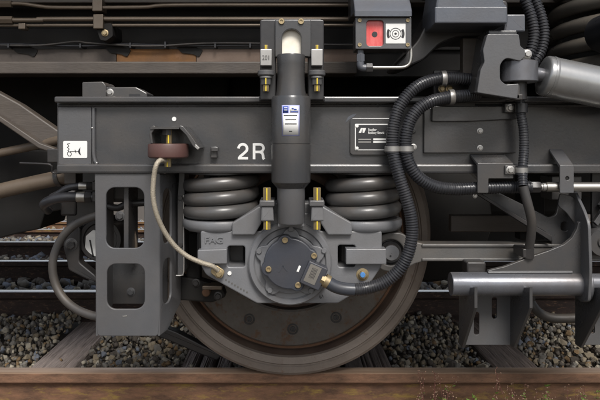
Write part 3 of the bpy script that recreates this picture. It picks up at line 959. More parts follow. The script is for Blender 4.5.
# maker's plate
fr = obj('plate_carrier', prism(rrect(350, 118, 395, 155, 3.5, 5), YW - 0.008, 0.01), PAINT, bf, 0.002)
pl = obj('maker_plate', prism(rrect(355, 123.8, 392.5, 150.2, 0.8, 2), YW - 0.0105, 0.003), WHITE, fr)
pk = obj('plate_face', prism(rrect(356, 124.8, 391.5, 149.2, 1.2, 2), YW - 0.0115, 0.002), INK, pl)
yt = YW - 0.0122
for px, py in ((357, 126), (390.3, 126), (357, 148), (390.3, 148)):
    obj('plate_rivet', cyl(P(px, py, yt + 0.002), (0, -1, 0), L(1.5, YW), 0.0035, 12), WHITE, pk)
text('plate_text', 'Stadler', 368, 130.8, yt, 2.5, WHITE, pk, bold=0.015, depth=0.0004, sx=0.9)
text('plate_text', 'Rolling Stock', 368, 133.9, yt, 2.5, WHITE, pk, bold=0.015, depth=0.0004, sx=0.9)
obj('plate_logo', prism([(358.6, 132.8), (361, 128), (362.6, 128), (361.2, 132.8)], yt, 0.0015), WHITE, pk)
obj('plate_logo', prism([(362.4, 128), (366.2, 128), (364.2, 132.8), (362.6, 132.8)], yt, 0.0015), WHITE, pk)
for y in (139.3, 142):
    obj('print_bar', prism(rrect(358.3, y - 0.55, 371, y + 0.55, 0.2, 1), yt, 0.0015), ZINC, pk)
    obj('print_bar', prism(rrect(373.3, y - 0.9, 388, y + 0.8, 0.2, 1), yt, 0.0015), WHITE, pk)
obj('paint_scrape', prism([(345, 123), (348, 117), (352, 114.5), (357, 113.5), (354, 116.5), (350, 119)], YW - 0.0015, 0.002), BLUEGREY, bf)

# ================================================================== PRIMARY SPRINGS
def helix(cx, cy, z0, z1, Rm, turns, phase, n=0, flat=0.35):
    N = int(turns * 40)
    out = []
    for i in range(N + 1):
        s = i / N
        tt = s * turns
        # dead coils at both ends
        def ramp(t):
            a = flat
            if t < a: return t * t / (2 * a)
            if t > turns - a: return turns - a - (turns - t) ** 2 / (2 * a)
            return t - a / 2
        z = z0 + (z1 - z0) * ramp(tt) / ramp(turns)
        a = phase + 2 * math.pi * tt
        out.append(Vector((cx + Rm * math.cos(a), cy + Rm * math.sin(a), z)))
    return out
YS = -0.32
for xpx, lab in ((221.5, 'dark grey coil spring under the beam below the white 2R'), (363, 'dark grey coil spring under the beam below the black maker plate')):
    cx = PX(xpx, YS)
    t = thing('coil_spring', lab, 'spring', (cx, YS, 0.665), 'primary coil springs either side of the axle')
    hx = helix(cx, YS, 0.687, 0.801, 0.108, 3.0, R(126), flat=0.6)
    obj('coil', sweep(hx, 0.0235, 20), SPRING, t)
    obj('upper_seat', lathe([(0.125, 0), (0.125, 0.012)], (cx, YS, 0.817), (0, 0, 1), 40), DARK, t)
    obj('bump_stop', lathe([(0.05, 0), (0.055, 0.01), (0.055, 0.13), (0.05, 0.14)], (cx, YS, 0.66), (0, 0, 1), 24), DARK, t)

# ================================================================== AXLE BOX
YB = -0.44
ab = thing('axle_box', 'cast grey axle box with round bolted end cover between the coil springs', 'axle box', (AX.x, YB, 0.4))
body = rnd([(200.5, 231), (262, 231), (268, 213), (314, 213), (320, 231), (382, 231), (382, 266, 4), (370, 284, 6), (338, 303.5, 2), (257, 303.5, 2), (206, 275, 3), (201, 266)], 2.5)
obj('casting', prism(body, YB, 0.22, holes=[rrect(227.5, 246, 245, 267, 2.5, 4), rrect(338, 245, 355.5, 267, 2.5, 4)]), CAST, ab, 0.004)
obj('pad', prism(rnd([(197.5, 250), (227, 249), (227, 264), (197.5, 264)], 1.5), YB - 0.022, 0.03), CAST, ab, 0.003)
text('casting_mark', 'FAG', 204.5, 243, YB - 0.001, 6.6, CAST, ab, bold=0.02, depth=0.003, sx=1.12)
text('casting_mark', '61', 320, 299, YB - 0.001, 3.6, DARK, ab, depth=0.0008, rot=R(25))
for i, (px, py) in enumerate(((226, 284.5), (229, 286.3), (232, 288), (235, 289.8), (238, 291.5), (241, 293.4), (244, 295), (247, 296.8))):
    obj('stamped_mark', boxg(PX(px, YB) - 0.0022, PX(px, YB) + 0.0022, YB - 0.001, YB + 0.001, PZ(py - 4.6, YB) - 0.0028, PZ(py - 4.6, YB) + 0.0028), CASTD, ab)
for s, xpx in ((-1, 221.5), (1, 363)):
    cx = PX(xpx, YS)
    obj('spring_seat', lathe([(0.118, -0.037), (0.128, -0.03), (0.133, -0.02), (0.133, -0.006), (0.130, 0.0), (0.10, 0.001), (0.05, 0.001)], (cx, YS, 0.664), (0, 0, 1), 56), CAST, ab)
    obj('seat_column', boxg(cx - 0.085, cx + 0.085, YS - 0.015, YS + 0.1, 0.5, 0.636), DARK, ab, 0.01)  # dark colour stands in for the shade seen through the casting windows
obj('wing', prism(rnd([(232, 223), (259, 206.5), (262.5, 208.5), (261.5, 223), (254.5, 235), (232, 235)], 1.2), YB - 0.018, 0.10), CAST, ab, 0.004)
obj('wing', prism(rnd([(323, 206.5), (319.5, 208.5), (320.5, 223), (328, 235), (352, 235), (352, 223)], 1.2), YB - 0.018, 0.10), CAST, ab, 0.004)
obj('top_bridge', prism(rnd([(259, 203), (323, 203), (323, 221), (312, 226), (270, 226), (259, 221)], 2), YB + 0.005, 0.12), CAST, ab, 0.004)
# the round end cover
CX, CZ = PX(290, -0.46), PZ(263.5, -0.46)
C0 = Vector((CX, 0, CZ))
k46 = L(1, -0.46)
obj('bearing_ring', lathe([(42 * k46, -0.43), (42 * k46, -0.458), (40.5 * k46, -0.464), (36.5 * k46, -0.464), (35 * k46, -0.458), (30 * k46, -0.456)], C0, (0, 1, 0), 72, cap=False), CAST, ab)
def lobed(r0, lobes, n=120):
    out = []
    for i in range(n):
        a = 2 * math.pi * i / n
        r = r0
        for la, lr, wd in lobes:
            d = (a - la + math.pi) % (2 * math.pi) - math.pi
            r = max(r, r0 + lr * max(0, 1 - (abs(d) / wd) ** 2.2))
        out.append((r * math.cos(a), r * math.sin(a)))
    return out
def ang(px, py): return math.atan2(-(py - 263.5), px - 290)
ringb = [(259, 251), (291, 229), (324, 250.4), (270, 290), (311, 290.5)]
c1 = obj('cover_ring', prism([(CX + x * k46, CZ + z * k46) for x, z in lobed(29.5, [(ang(*p), 6.6, 0.28) for p in ringb])], -0.472, 0.03, world=True), CAST, ab, 0.003)
for p in ringb: bolt(c1, *p, -0.472, 3.0, 'hexs', CAST, 'bolt')
sens = [(285, 240), (314, 255.6), (268.6, 269), (298, 285)]
k50 = L(1, -0.50)
c2 = obj('sensor_cover', prism([(PX(289.5, -0.5) + x * k50, PZ(263.5, -0.5) + z * k50) for x, z in lobed(25.6, [(ang(*p), 3.4, 0.27) for p in sens])], -0.505, 0.036, world=True), COVER, ab, 0.004, label='dark slate round sensor cover')
for p in sens: bolt(c2, *p, -0.5055, 3.0, 'sock', BRASS, 'bolt')
obj('cast_mark', prism(rnd([(296.5, 271.5), (299, 265.5), (301, 266.2), (298.6, 272)], 0.3), -0.5065, 0.002), WHITE, c2)
stroke([(279, 272), (283, 266), (287, 271)], 0.9, -0.5062, COVER, c2, 'cast_mark')
def rot_rect(cx, cy, w_, h_, a):
    ca, sa = math.cos(a), math.sin(a)
    return [(cx + x * ca - y * sa, cy + x * sa + y * ca) for x, y in ((-w_ / 2, -h_ / 2), (w_ / 2, -h_ / 2), (w_ / 2, h_ / 2), (-w_ / 2, h_ / 2))]
hd = obj('sensor_housing', prism(rnd(rot_rect(314, 276, 21, 24, R(24)), 2), -0.525, 0.05), COVER, c2, 0.003)
tp = obj('type_label', prism(rnd(rot_rect(312.6, 274.5, 12, 18.5, R(24)), 0.5), -0.5262, 0.002), STEEL, hd)
for k in range(5):
    q = rot_rect(312.6 - 2.6 + k * 1.1 + 0.9, 274.5 - 2 + k * 0.5, 0.5, 11, R(24))
    obj('print_bar', prism(q, -0.5268, 0.001), INK, tp)
bolt(hd, 319, 267, -0.515, 2.0, 'sock', ZINC)
obj('cable_gland', sweep([P(321, 278.5, -0.515), P(329, 283, -0.515)], L(5.2, -0.515), 6), BRASS, hd)
# right hand side: retaining block, bush, blue capped bolt
obj('retaining_block', prism(rnd([(346, 249), (386.5, 249), (386.5, 264.5), (346, 264.5)], 1), YB - 0.03, 0.05), CAST, ab, 0.003)
bb = bolt(ab, 362.5, 274.5, YB, 4.4, 'hex', BRASS)
obj('blue_cap', cyl(P(362.5, 274.5, YB - 0.012), (0, -1, 0), L(2.6, YB), 0.010, 16, 0.001), BLUECAP, ab)
obj('dowel', cyl(P(229.7, 273, YB + 0.002), (0, -1, 0), L(2.0, YB), 0.006, 16), WHITE, ab)
# damper seat blocks with upright bolts
obj('damper_seat', prism(rnd([(278, 221), (304, 221), (304, 227), (278, 227)], 1), -0.55, 0.115), CAST, ab, 0.004)
YBt = -0.53
for cxp in (267, 317):
    obj('damper_clamp', boxp(cxp - 7.5, 200.5, cxp + 7.5, 206.5, YBt - 0.03, YBt + 0.08), PAINT_L, ab, 0.003)
    obj('clamp_block', prism(rnd([(cxp - 5.5, 206.5), (cxp + 6, 206.5), (cxp + 6.8, 221), (cxp - 6, 221)], 0.8), YBt - 0.024, 0.09), CAST, ab, 0.003)
    vbolt(ab, cxp, 187.5, 201, YBt - 0.012, 4.3, OLDBOLT)
    vbolt(ab, cxp, 220.5, 229.5, YBt - 0.008, 4.0, OLDBOLT)

# radius arm with its bush
ra = thing('radius_arm', 'cast grey link arm running right from the bush behind the looping hose', 'link arm', P(391, 262, -0.36))
Yr = -0.38
ring = circ(391, 252.5, 20, 40)
arm = rnd([(391, 232.5), (402, 233), (414, 241.5), (424, 244), (640, 244), (640, 261.5), (424, 261.5), (414, 264), (402, 272), (391, 272.5), (381, 270), (374, 262), (371, 252.5), (374, 243), (381, 235)], 4)
obj('arm', prism(arm, Yr, 0.07, holes=[circ(391, 252.5, 13, 28)]), CASTD, ra, 0.004)
for ya, yb in ((244.2, 247.2), (258.3, 261.3)):
    obj('arm_rib', boxp(422, ya, 640, yb, Yr - 0.007, Yr + 0.004), CASTD, ra, 0.003)
obj('bush', lathe([(0.001, 0.0), (L(7, Yr), 0.0), (L(7.5, Yr), 0.006), (L(8, Yr), 0.012), (L(10.8, Yr), 0.010), (L(11.3, Yr), 0.016), (L(13.4, Yr), 0.018), (L(13.4, Yr), 0.07)], P(391, 252.5, Yr), (0, 1, 0), 36, cap=False), DARK, ra)
obj('pin', lathe([(L(7.4, Yr), 0.0), (L(7.8, Yr), -0.012), (L(7.0, Yr), -0.016), (0.001, -0.016)], P(391, 252.5, Yr), (0, 1, 0), 28, cap=False), CAST, ra)
obj('centre_mark', cyl(P(390.5, 256, Yr - 0.015), (0, -1, 0), L(1, Yr), 0.002, 10), INK, ra)

# ================================================================== VERTICAL DAMPER
YD = -0.53
DX = PX(291, YD)
vd = thing('vertical_damper', 'upright dark cylinder damper with blue and white label over the axle', 'damper', (DX, YD, 0.668))
def zz(py): return PZ(py, YD)
kD = L(1, YD)
obj('reservoir_tube', lathe([(14 * kD, zz(188)), (19.3 * kD, zz(182)), (19.6 * kD, zz(180)), (19.6 * kD, zz(144.8)), (19.1 * kD, zz(144.4)), (19.1 * kD, zz(143.8)), (19.6 * kD, zz(143.4)), (19.6 * kD, zz(99)), (18.4 * kD, zz(96.5)), (14 * kD, zz(96.2))], (DX, YD, 0), (0, 0, 1), 56), PAINT, vd, smooth=28)
obj('dust_cover', lathe([(15.5 * kD, zz(98)), (14.4 * kD, zz(90)), (13.6 * kD, zz(78)), (13.8 * kD, zz(64)), (14.4 * kD, zz(56.5)), (13.9 * kD, zz(55))], (DX, YD, 0), (0, 0, 1), 48), PAINT, vd, smooth=40)
obj('lower_mount', lathe([(13.6 * kD, zz(223)), (14 * kD, zz(222)), (14 * kD, zz(184))], (DX, YD, 0), (0, 0, 1), 48), PAINT_L, vd)
# curved label wrapped on the tube
def wrap(x0, y0, x1, y1, r, m, name, parent):
    n = 12
    V, Fc = [], []
    for i in range(n + 1):
        px = x0 + (x1 - x0) * i / n
        a = math.asin((px - 291) * kD * 0.97 / (19.6 * kD))
        for y in (y0, y1):
            V.append((DX + r * math.sin(a), YD - r * math.cos(a), zz(y)))
    for i in range(n): Fc.append((2 * i, 2 * i + 2, 2 * i + 3, 2 * i + 1))
    o = obj(name, (V, Fc), m, parent)
    so = o.modifiers.new('thick', 'SOLIDIFY'); so.thickness = 0.0008
    return o
r0 = 19.6 * kD
lb = wrap(281.8, 106, 299.5, 136, r0 + 0.0006, LILAC, 'label_sticker', vd)
wrap(283, 114.5, 298.3, 134.8, r0 + 0.0012, WHITE, 'print_field', lb)
wrap(283, 107.2, 288.5, 113.6, r0 + 0.0012, BLUE, 'print_field', lb)
wrap(290, 107.2, 298.3, 113.4, r0 + 0.0012, WHITE, 'print_field', lb)
for y0, y1, x0, x1, m in ((108.6, 110.2, 291.5, 293.6, BLUE), (109.6, 111, 293.8, 296.5, BLUE), (112, 112.8, 291, 297.4, BLUE), (115.8, 116.6, 284, 297, INK), (119.8, 120.6, 285.5, 296, INK), (123.8, 124.8, 285, 296.5, INK), (131, 132, 289, 292, INK), (108.4, 109.3, 284.2, 287.4, WHITE), (110.5, 111.4, 284.2, 287.4, WHITE)):
    wrap(x0, y0, x1, y1, r0 + 0.0018, m, 'print_bar', lb)
# upper yoke
def uu(py): return PZ(py, -0.54)
obj('yoke_plate', prism(rnd([(275, 19.5), (311, 19.5), (311, 57), (275, 57)], 1.5), -0.54, 0.03, holes=[[(282, 57.5 - 1), (301, 57.5 - 1)] + [(291.5 + 9.5 * math.cos(R(a)), 38.5 - 9.5 * math.sin(R(a))) for a in range(0, 181, 15)]]), PAINT, vd, 0.003)
obj('packing_block', boxp(279, 27, 304, 58, -0.518, -0.50), CREAM, vd, label='cream white block seen through the arched opening')
bolt(vd, 281.5, 21.5, -0.541, 3.0, 'sock', BRASS)
bolt(vd, 301, 21.5, -0.541, 3.0, 'sock', BRASS)
for s, xa, xb, xt in ((-1, 260, 276, 266), (1, 308, 324, 317)):
    pst = obj('yoke_leg', prism(rnd([(xa, 19.5), (xb, 19.5), (xb, 100), (xa, 100)], 2), -0.525, 0.06), DARK, vd, 0.004)
    tg = obj('spacer_block', boxp(xt - 5.8, 49, xt + 5.8, 65.5, -0.565, -0.52), ZINC, pst, 0.002)
    if s < 0: text('stamp', '201', xt - 4, 60, -0.5655, 5, DARK, tg, depth=0.0004, sx=0.8)
    kb = L(1, -0.55)
    obj('clamp_bar', lathe([(7.4 * kb, 0), (8.4 * kb, 1.0 * kb), (8.4 * kb, 4.6 * kb), (7.4 * kb, 5.6 * kb)], P(xt, 76, -0.55), (0, 0, 1), 32), PAINT_L, pst)
    obj('washer', lathe([(6.2 * kb, 0), (6.2 * kb, 1.6 * kb)], P(xt, 78, -0.55), (0, 0, 1), 24), ZINC, pst)
    vbolt(pst, xt, 45, 49.5, -0.55, 2.4, BRASS)
    vbolt(pst, xt, 78, 85, -0.55, 5.2, PAINT, 'nut')
    vbolt(pst, xt, 84.5, 91.5, -0.55, 3.2, BRASS)
obj('mounting_arm', boxg(PX(262, -0.5), PX(322, -0.5), -0.50, -0.1, PZ(30, -0.5), PZ(19, -0.5)), DARK, vd, 0.004)
obj('foot_bar', boxp(259, 96, 325, 101, -0.475, -0.17), DARK, vd, 0.003)

# ================================================================== LEFT HANGING BRACKET
YH = -0.445
hg = thing('hanging_bracket', 'tall grey sheet bracket pierced by two rounded windows under the beam end', 'bracket', (PX(127, YH), YH, PZ(337, YH)))
zt = PZ(174.5, YH)
obj('front_plate', prism([(94.5, 172.8), (159.5, 172.8)] + [(159.5, 180), (159.5, 318), (158.5, 334), (156, 336.3), (99.5, 336.3), (97, 334), (96, 322)], YH, 0.008,
    holes=[rrect(106, 187.5, 144, 248, 9, 7), rrect(107, 264, 144.5, 309, 9, 7)]), PAINT_L, hg, 0.003)
xr = PX(159.5, YH)
def yz(Y, py, Yref): return (Y, PZ(py, Yref))
def sideplate(x, name, flare=0.0):
    zb, zm = PZ(336, YH), PZ(318, YH)
    pts = [(YH + 0.002, zt), (-0.26, zt), (-0.26, zm + 0.005), (-0.38, zb), (YH + 0.002, zb)]
    h1 = [(a, b) for a, b in rrect(-0.42, PZ(246, YH), -0.345, PZ(190, YH), 0.03, 5)]
    h2 = [(a, b) for a, b in rrect(-0.42, PZ(308, YH), -0.345, PZ(262, YH), 0.03, 5)]
    return obj(name, prism2(rnd(pts, 0.006), [h1, h2], x - 0.006, x + 0.002, lambda p, a: (a + max(0, p[0] - YH) * flare, p[0], p[1])), PAINT_L, hg, 0.002)
sideplate(xr - 0.0012, 'side_plate', 0.20)
sideplate(PX(95.5, YH) + 0.006, 'side_plate')
bk = obj('back_plate', boxg(PX(96, YH), xr - 0.008, -0.27, -0.264, PZ(318, YH), PZ(258, YH)), PAINT, hg, 0.002)
bolt(bk, 131, 292, -0.271, 3.0, 'hex', PAINT_L)
obj('inner_rib', boxg(PX(120, YH), PX(125, YH), -0.40, -0.27, PZ(255, YH), PZ(180, YH)), PAINT, hg, 0.002)
obj('inner_pipe', tubep([(104, 205), (118, 208), (128, 204), (160, 202)], 3.5, -0.33), DARK, hg)
obj('inner_pipe', tubep([(126, 215), (134, 232), (136, 250), (132, 262)], 1.6, -0.31), STEELROD, hg)
bolt(hg, 120, 216, -0.4, 3.4, 'hex', PAINT)
obj('scratch', prism([(122, 316), (127, 315.2), (127, 316.4), (123, 316.8)], YH - 0.001, 0.002), ZINC, hg)
# narrow strip bracket right beside it
ns = thing('strip_bracket', 'narrow dark strip bracket with bolts between pierced bracket and spring', 'bracket', P(181, 275, -0.35))
obj('strip', prism(rnd([(179, 170), (184.5, 170), (184.5, 272), (182, 276), (177.5, 276), (177.5, 200)], 1), -0.34, 0.10), PAINT, ns, 0.002)
bolt(ns, 180.5, 198, -0.341, 2.6, 'hexs', DARK)
bolt(ns, 180.5, 245, -0.341, 2.6, 'hexs', DARK)
obj('outline_rod', tubep([(183.6, 195), (183.6, 240), (183.6, 272), (180, 275.5), (176, 275.5)], 0.7, -0.346), ZINC, ns)
# brake rigging in the dark below the spring
br = thing('brake_rigging', 'grimy black brake linkage with rusty pins under the left spring seat', 'brake linkage', P(205, 300, -0.2))
obj('lever', prism(rnd([(176, 276), (196, 279), (222, 287), (226, 297), (212, 303), (176, 300)], 3), -0.22, 0.06), BLACK, br, 0.006)
obj('pin', cyl(P(208, 289, -0.2), (0, -1, 0), L(4, -0.2), 0.06, 16, 0.003), RUSTE, br)
obj('lever', boxp(202, 286, 222, 290, -0.26, -0.2), STEELROD, br, 0.003)
obj('hanger_bar', boxp(186, 234, 200, 282, -0.20, -0.14), BLACK, br, 0.006)
bolt(br, 196, 283, -0.222, 3.0, 'hex', DARK)
bolt(br, 218, 296, -0.222, 3.0, 'hex', DARK)

# ================================================================== MAROON ROLLER AND BRAID
mr_ = thing('insulator_disc', 'maroon round resin disc clamped in a folded bracket on the beam', 'insulator', P(168, 158, -0.50))
YM = -0.50
mx_ = PX(168.4, YM)
rM = L(20.2, YM)
obj('disc', lathe([(rM * 0.9, 0), (rM * 0.98, 0.004), (rM, 0.008), (rM, L(14.5, YM) - 0.006), (rM * 0.98, L(14.5, YM) - 0.002), (rM * 0.9, L(14.5, YM))], (mx_, YM, PZ(158, YM)), (0, 0, 1), 48), MAROON, mr_)
obj('bracket_top', prism_x([(YM - 0.05, PZ(126, YM) - 0.004), (YW + 0.002, PZ(126, YM)), (YW + 0.002, PZ(126, YM) - 0.006), (YM - 0.05, PZ(126, YM) - 0.010)], PX(153, YM), PX(182, YM)), PAINT, mr_, 0.002)
obj('bracket_side', prism(rnd([(151, 126.5), (154, 125.3), (156, 127.5), (151.5, 133.5), (153, 143.5), (150.5, 143.5), (149, 133)], 0.8), YM - 0.045, 0.12), PAINT, mr_, 0.002)
obj('bracket_side', prism(rnd([(180, 125.3), (183, 126), (191, 135.5), (199.5, 148), (197, 149.5), (193, 146.5), (186, 135), (179.5, 128.5)], 0.8), YM - 0.045, 0.12), PAINT, mr_, 0.002)
obj('worn_edge', prism(rnd([(195.5, 144), (199.8, 148), (197.5, 149.8), (194.5, 147)], 0.6), YM - 0.0465, 0.02), ZINC, mr_, 0.001)
vbolt(mr_, 169, 129, 144, YM - 0.02, 3.2, OLDBOLT)
obj('nut', lathe([(L(5, YM), 0), (L(5, YM), 0.02)], (mx_, YM - 0.02, PZ(135, YM)), (0, 0, 1), 6), DARK, mr_)
vbolt(mr_, 168, 157.5, 167, YM - 0.02, 3.6, OLDBOLT)
br_pts = [(166, 160.5, -0.535), (160, 160.5, -0.56), (156, 166, -0.57), (153.8, 178, -0.565), (153, 195, -0.56), (156, 212, -0.55), (163, 229, -0.53), (174, 245, -0.51), (187, 256, -0.495), (201, 262.5, -0.485), (212, 266, -0.475), (218, 270.5, -0.462)]
gb = thing('earth_braid', 'braided silver earthing cable looping from maroon disc to axle box', 'cable', P(180, 250, -0.5))
q = spline(pts3(br_pts), 0.004)
obj('braid', sweep(q, [L(2.5, -0.53) * (1 + 0.06 * ((i % 2) * 2 - 1)) for i in range(len(q))], 12), BRAID, gb)
obj('cable_lug', prism(rnd(rot_rect(217.5, 272, 13, 10, R(35)), 4), YB - 0.02, 0.008), BRASS, gb, 0.002)
bolt(gb, 219, 274, YB - 0.02, 3.0, 'hex', BRASS)
obj('lug_spacer', cyl(P(219, 274, YB + 0.002), (0, -1, 0), L(3.4, YB), 0.016, 16), BRASS, gb)

# ================================================================== HOSES
h1 = thing('corrugated_hose', 'black corrugated cable hose looping down from the beam to axle cover', 'hose', P(412, 240, -0.52))
c = [(352, 289.6, -0.51), (366, 288.5, -0.50), (384, 282.5, -0.50), (399, 270, -0.505), (408, 254, -0.51), (412, 235, -0.51), (411, 217, -0.51), (406, 198, -0.51), (399.5, 178, -0.51), (394.5, 160, -0.505), (392.3, 146, -0.50), (392.8, 130, -0.50), (397, 112, -0.50), (405, 98, -0.50), (417, 86.5, -0.50), (432, 80, -0.49), (448, 78, -0.48), (474, 79.5, -0.46)]
obj('corrugated_sleeve', corrug(c, 6.1), RUBBER, h1)
obj('smooth_sleeve', tubep([(327, 281.5, -0.515), (334, 286, -0.515), (343, 288.8, -0.513), (354, 289.6, -0.51)], 6.4), SMOOTHHOSE, h1)
obj('ferrule', sweep([P(324.5, 280, -0.515), P(328.5, 282.3, -0.515)], L(6.8, -0.515), 20), BRASS, h1)
h2 = thing('corrugated_hose', 'black corrugated cable hose turning from the beam into a steel pipe', 'hose', P(430, 185, -0.5))
c = [(478, 95, -0.46), (462, 96, -0.48), (448, 97.5, -0.49), (432, 101, -0.50), (419, 108.5, -0.50), (410, 121, -0.50), (405.8, 137, -0.50), (406, 152, -0.50), (410.5, 166, -0.50), (420, 178.5, -0.495), (435, 186.5, -0.485), (455, 189, -0.475), (480, 188, -0.475), (510, 187.2, -0.475), (531, 187, -0.475)]
obj('corrugated_sleeve', corrug(c, 6.1), RUBBER, h2)
obj('hose_nut', lathe([(L(5.6, -0.475), 0), (L(6.0, -0.475), 0.002), (L(6.0, -0.475), L(8.5, -0.475)), (L(5.4, -0.475), L(10, -0.475))], P(530, 187, -0.475), (1, 0, 0), 6), DARK, h2)
obj('end_fitting', lathe([(L(3.6, -0.475), 0), (L(3.6, -0.475), L(3, -0.475)), (L(4.2, -0.475), L(3.4, -0.475)), (L(4.2, -0.475), L(6, -0.475)), (L(3.6, -0.475), L(6.5, -0.475)), (L(3.6, -0.475), L(9, -0.475))], P(539, 187, -0.475), (1, 0, 0), 18), ZINC, h2)
sp = obj('steel_pipe', sweep([P(546, 187, -0.475), P(700, 187, -0.475)], L(4.9, -0.475), 20), STEEL)
tag(sp, 'bare steel pipe held in the hooked carrier under the beam at right', 'pipe')
# clips on the web
hc = thing('hose_clip', 'double steel band clip fixing both corrugated hoses to the beam', 'clip', P(399, 149, YW))
for cxp, a in ((392.2, 0), (406.2, 0)):
    obj('band', lathe([(L(7.3, -0.5), 0), (L(7.6, -0.5), 0.001), (L(7.6, -0.5), L(5, -0.5)), (L(7.3, -0.5), L(5.3, -0.5))], P(cxp, 151.5, -0.50), (0, 0, 1), 28), ZINC, hc)
    obj('rubber_liner', lathe([(L(7.1, -0.5), 0), (L(7.1, -0.5), L(8, -0.5))], P(cxp, 153, -0.50), (0, 0, 1), 28), RUBBER, hc)
obj('foot', boxp(386, 146, 414, 152, -0.478, YW + 0.001), PAINT, hc, 0.001)
bolt(hc, 413.5, 147, YW - 0.03, 2.2, 'hex', ZINC)
bolt(hc, 413, 131, YW - 0.003, 2.2, 'hex', PAINT)
for px, py, Yc, lab in ((443.5, 78.3, -0.483, 'steel band clip on the upper corrugated hose by the brass bolts'), (451.5, 97, -0.487, 'steel band clip on the lower corrugated hose by the brass bolts')):
    hc = thing('hose_clip', lab, 'clip', P(px, py, -0.42))
    obj('band', lathe([(L(7.3, Yc), 0), (L(7.6, Yc), 0.001), (L(7.6, Yc), L(4.5, Yc)), (L(7.3, Yc), L(5, Yc))], P(px - 2.4, py, Yc), (1, 0, 0.05), 28), ZINC, hc)
    obj('foot', boxp(px - 2, py - 3, px + 2, py + 3, Yc + 0.01, -0.385), DARK, hc, 0.001)
hp = thing('hose_support', 'dark bracket plate with two brass bolts behind the corrugated hoses', 'bracket', P(446, 100, -0.4))
obj('plate', prism(rnd([(434, 70), (462, 70), (478, 88), (478, 104), (434, 104)], 2), -0.40, 0.02), DARK, hp, 0.002)
obj('post', boxp(436, 100, 476, 110, -0.43, -0.38), DARK, hp, 0.003)
bolt(hp, 442, 88.8, -0.425, 2.6, 'hex', BRASS); bolt(hp, 449.5, 88.8, -0.425, 2.6, 'hex', BRASS)
obj('spacer', boxp(438, 85.5, 453, 92, -0.424, -0.395), DARK, hp, 0.002)
obj('end_clamp', boxp(471, 76, 478, 100, -0.475, -0.39), DARK, hp, 0.003)
# hanging cable at right
hv = thing('hanging_cable', 'black cable sleeve running straight down across the beam to the guard bracket', 'cable', P(525, 240, -0.5))
c = [(519, 84, -0.47), (520, 98, -0.485), (520.5, 112, -0.49), (523.5, 130, -0.495), (524, 150, -0.50), (522.5, 170, -0.515), (523, 186, -0.53), (527.5, 203, -0.53), (531.5, 220, -0.52), (531, 236, -0.50), (529, 248, -0.48)]
obj('corrugated_sleeve', corrug(c[:7], 4.6, depth=0.06), RUBBER, hv)
obj('smooth_sleeve', tubep(c[6:], 4.6), RUBBER_D, hv)
obj('end_nut', lathe([(L(5.2, -0.48), 0), (L(5.2, -0.48), 0.03)], P(528.6, 258, -0.48), (0, 0, 1), 6), DARK, hv)
obj('end_stub', boxp(523, 249, 534, 258, -0.49, -0.40), DARK, hv, 0.003)
for py, bY, lab in ((108, -0.462, 'small clip with bolt on the hanging cable at the upper edge of the beam'), (170, -0.507, 'small clip with bolt on the hanging cable at the lower flange')):
    hc = thing('cable_clip', lab, 'clip', P(515, py, bY))
    obj('strap', lathe([(L(6, -0.5), 0), (L(6, -0.5), L(9, -0.5))], P(521.5, py + 4.5, -0.493 if py < 150 else -0.513), (0, 0, 1), 20), RUBBER, hc)
    obj('tab', boxp(505, py - 4.5, 520, py + 4.5, bY - 0.006, bY + 0.03), PAINT, hc, 0.002)
    bolt(hc, 510.3, py, bY - 0.006, 2.9, 'hex', ZINC)
    if py > 150: obj('steel_band', lathe([(L(6.3, -0.5), 0), (L(6.3, -0.5), L(5, -0.5))], P(521.5, py + 2.5, -0.513), (0, 0, 1), 20), ZINC, hc)
# hoses left of the pierced bracket
for ctrl, r, lab in (([(98, 186, -0.25), (80, 186, -0.25), (68, 188, -0.25), (60, 193, -0.24), (52, 197, -0.2)], 3.6, 'short thin black hose with a steel ferrule entering the pierced bracket'),
                     ([(98, 197, -0.26), (78, 197, -0.26), (62, 197.5, -0.26), (50, 200.5, -0.25), (44, 205, -0.22), (48, 210, -0.15)], 5.0, 'short thick black hose with a steel ferrule curving behind the beam end')):
    t = thing('brake_hose', lab, 'hose', P(70, 200, -0.2))
    obj('hose', tubep(ctrl, r), RUBBER, t)
    x0, y0, Y0 = ctrl[1]
    obj('ferrule', cyl(P(x0 - 1, y0, Y0), (1, 0, 0), L(r + 0.6, Y0), L(9, Y0), 18, 0.002), STEEL, t)
    obj('hose_nut', cyl(P(x0 + 8, y0, Y0), (1, 0, 0), L(r + 0.9, Y0), L(6, Y0), 6), DARK, t)
    obj('end_block', boxp(92, y0 - 5, 101, y0 + 5, Y0 - 0.02, -0.16), DARK, t, 0.003)
t = thing('brake_hose', 'large dusty hose bowing in a wide arc beside the pierced bracket', 'hose', P(60, 270, -0.25))
obj('hose', tubep([(104, 214, -0.30), (92, 217, -0.29), (77, 223.5, -0.27), (64, 235, -0.26), (55.5, 251, -0.25), (52.5, 267, -0.25), (55.5, 284, -0.25), (64, 299, -0.26), (77, 309.5, -0.28), (92, 315.5, -0.30), (104, 317, -0.31)], 4.2), RUBBER_D, t)
obj('hose_nut', boxp(96, 208, 104, 220, -0.32, -0.27), DARK, t, 0.003)
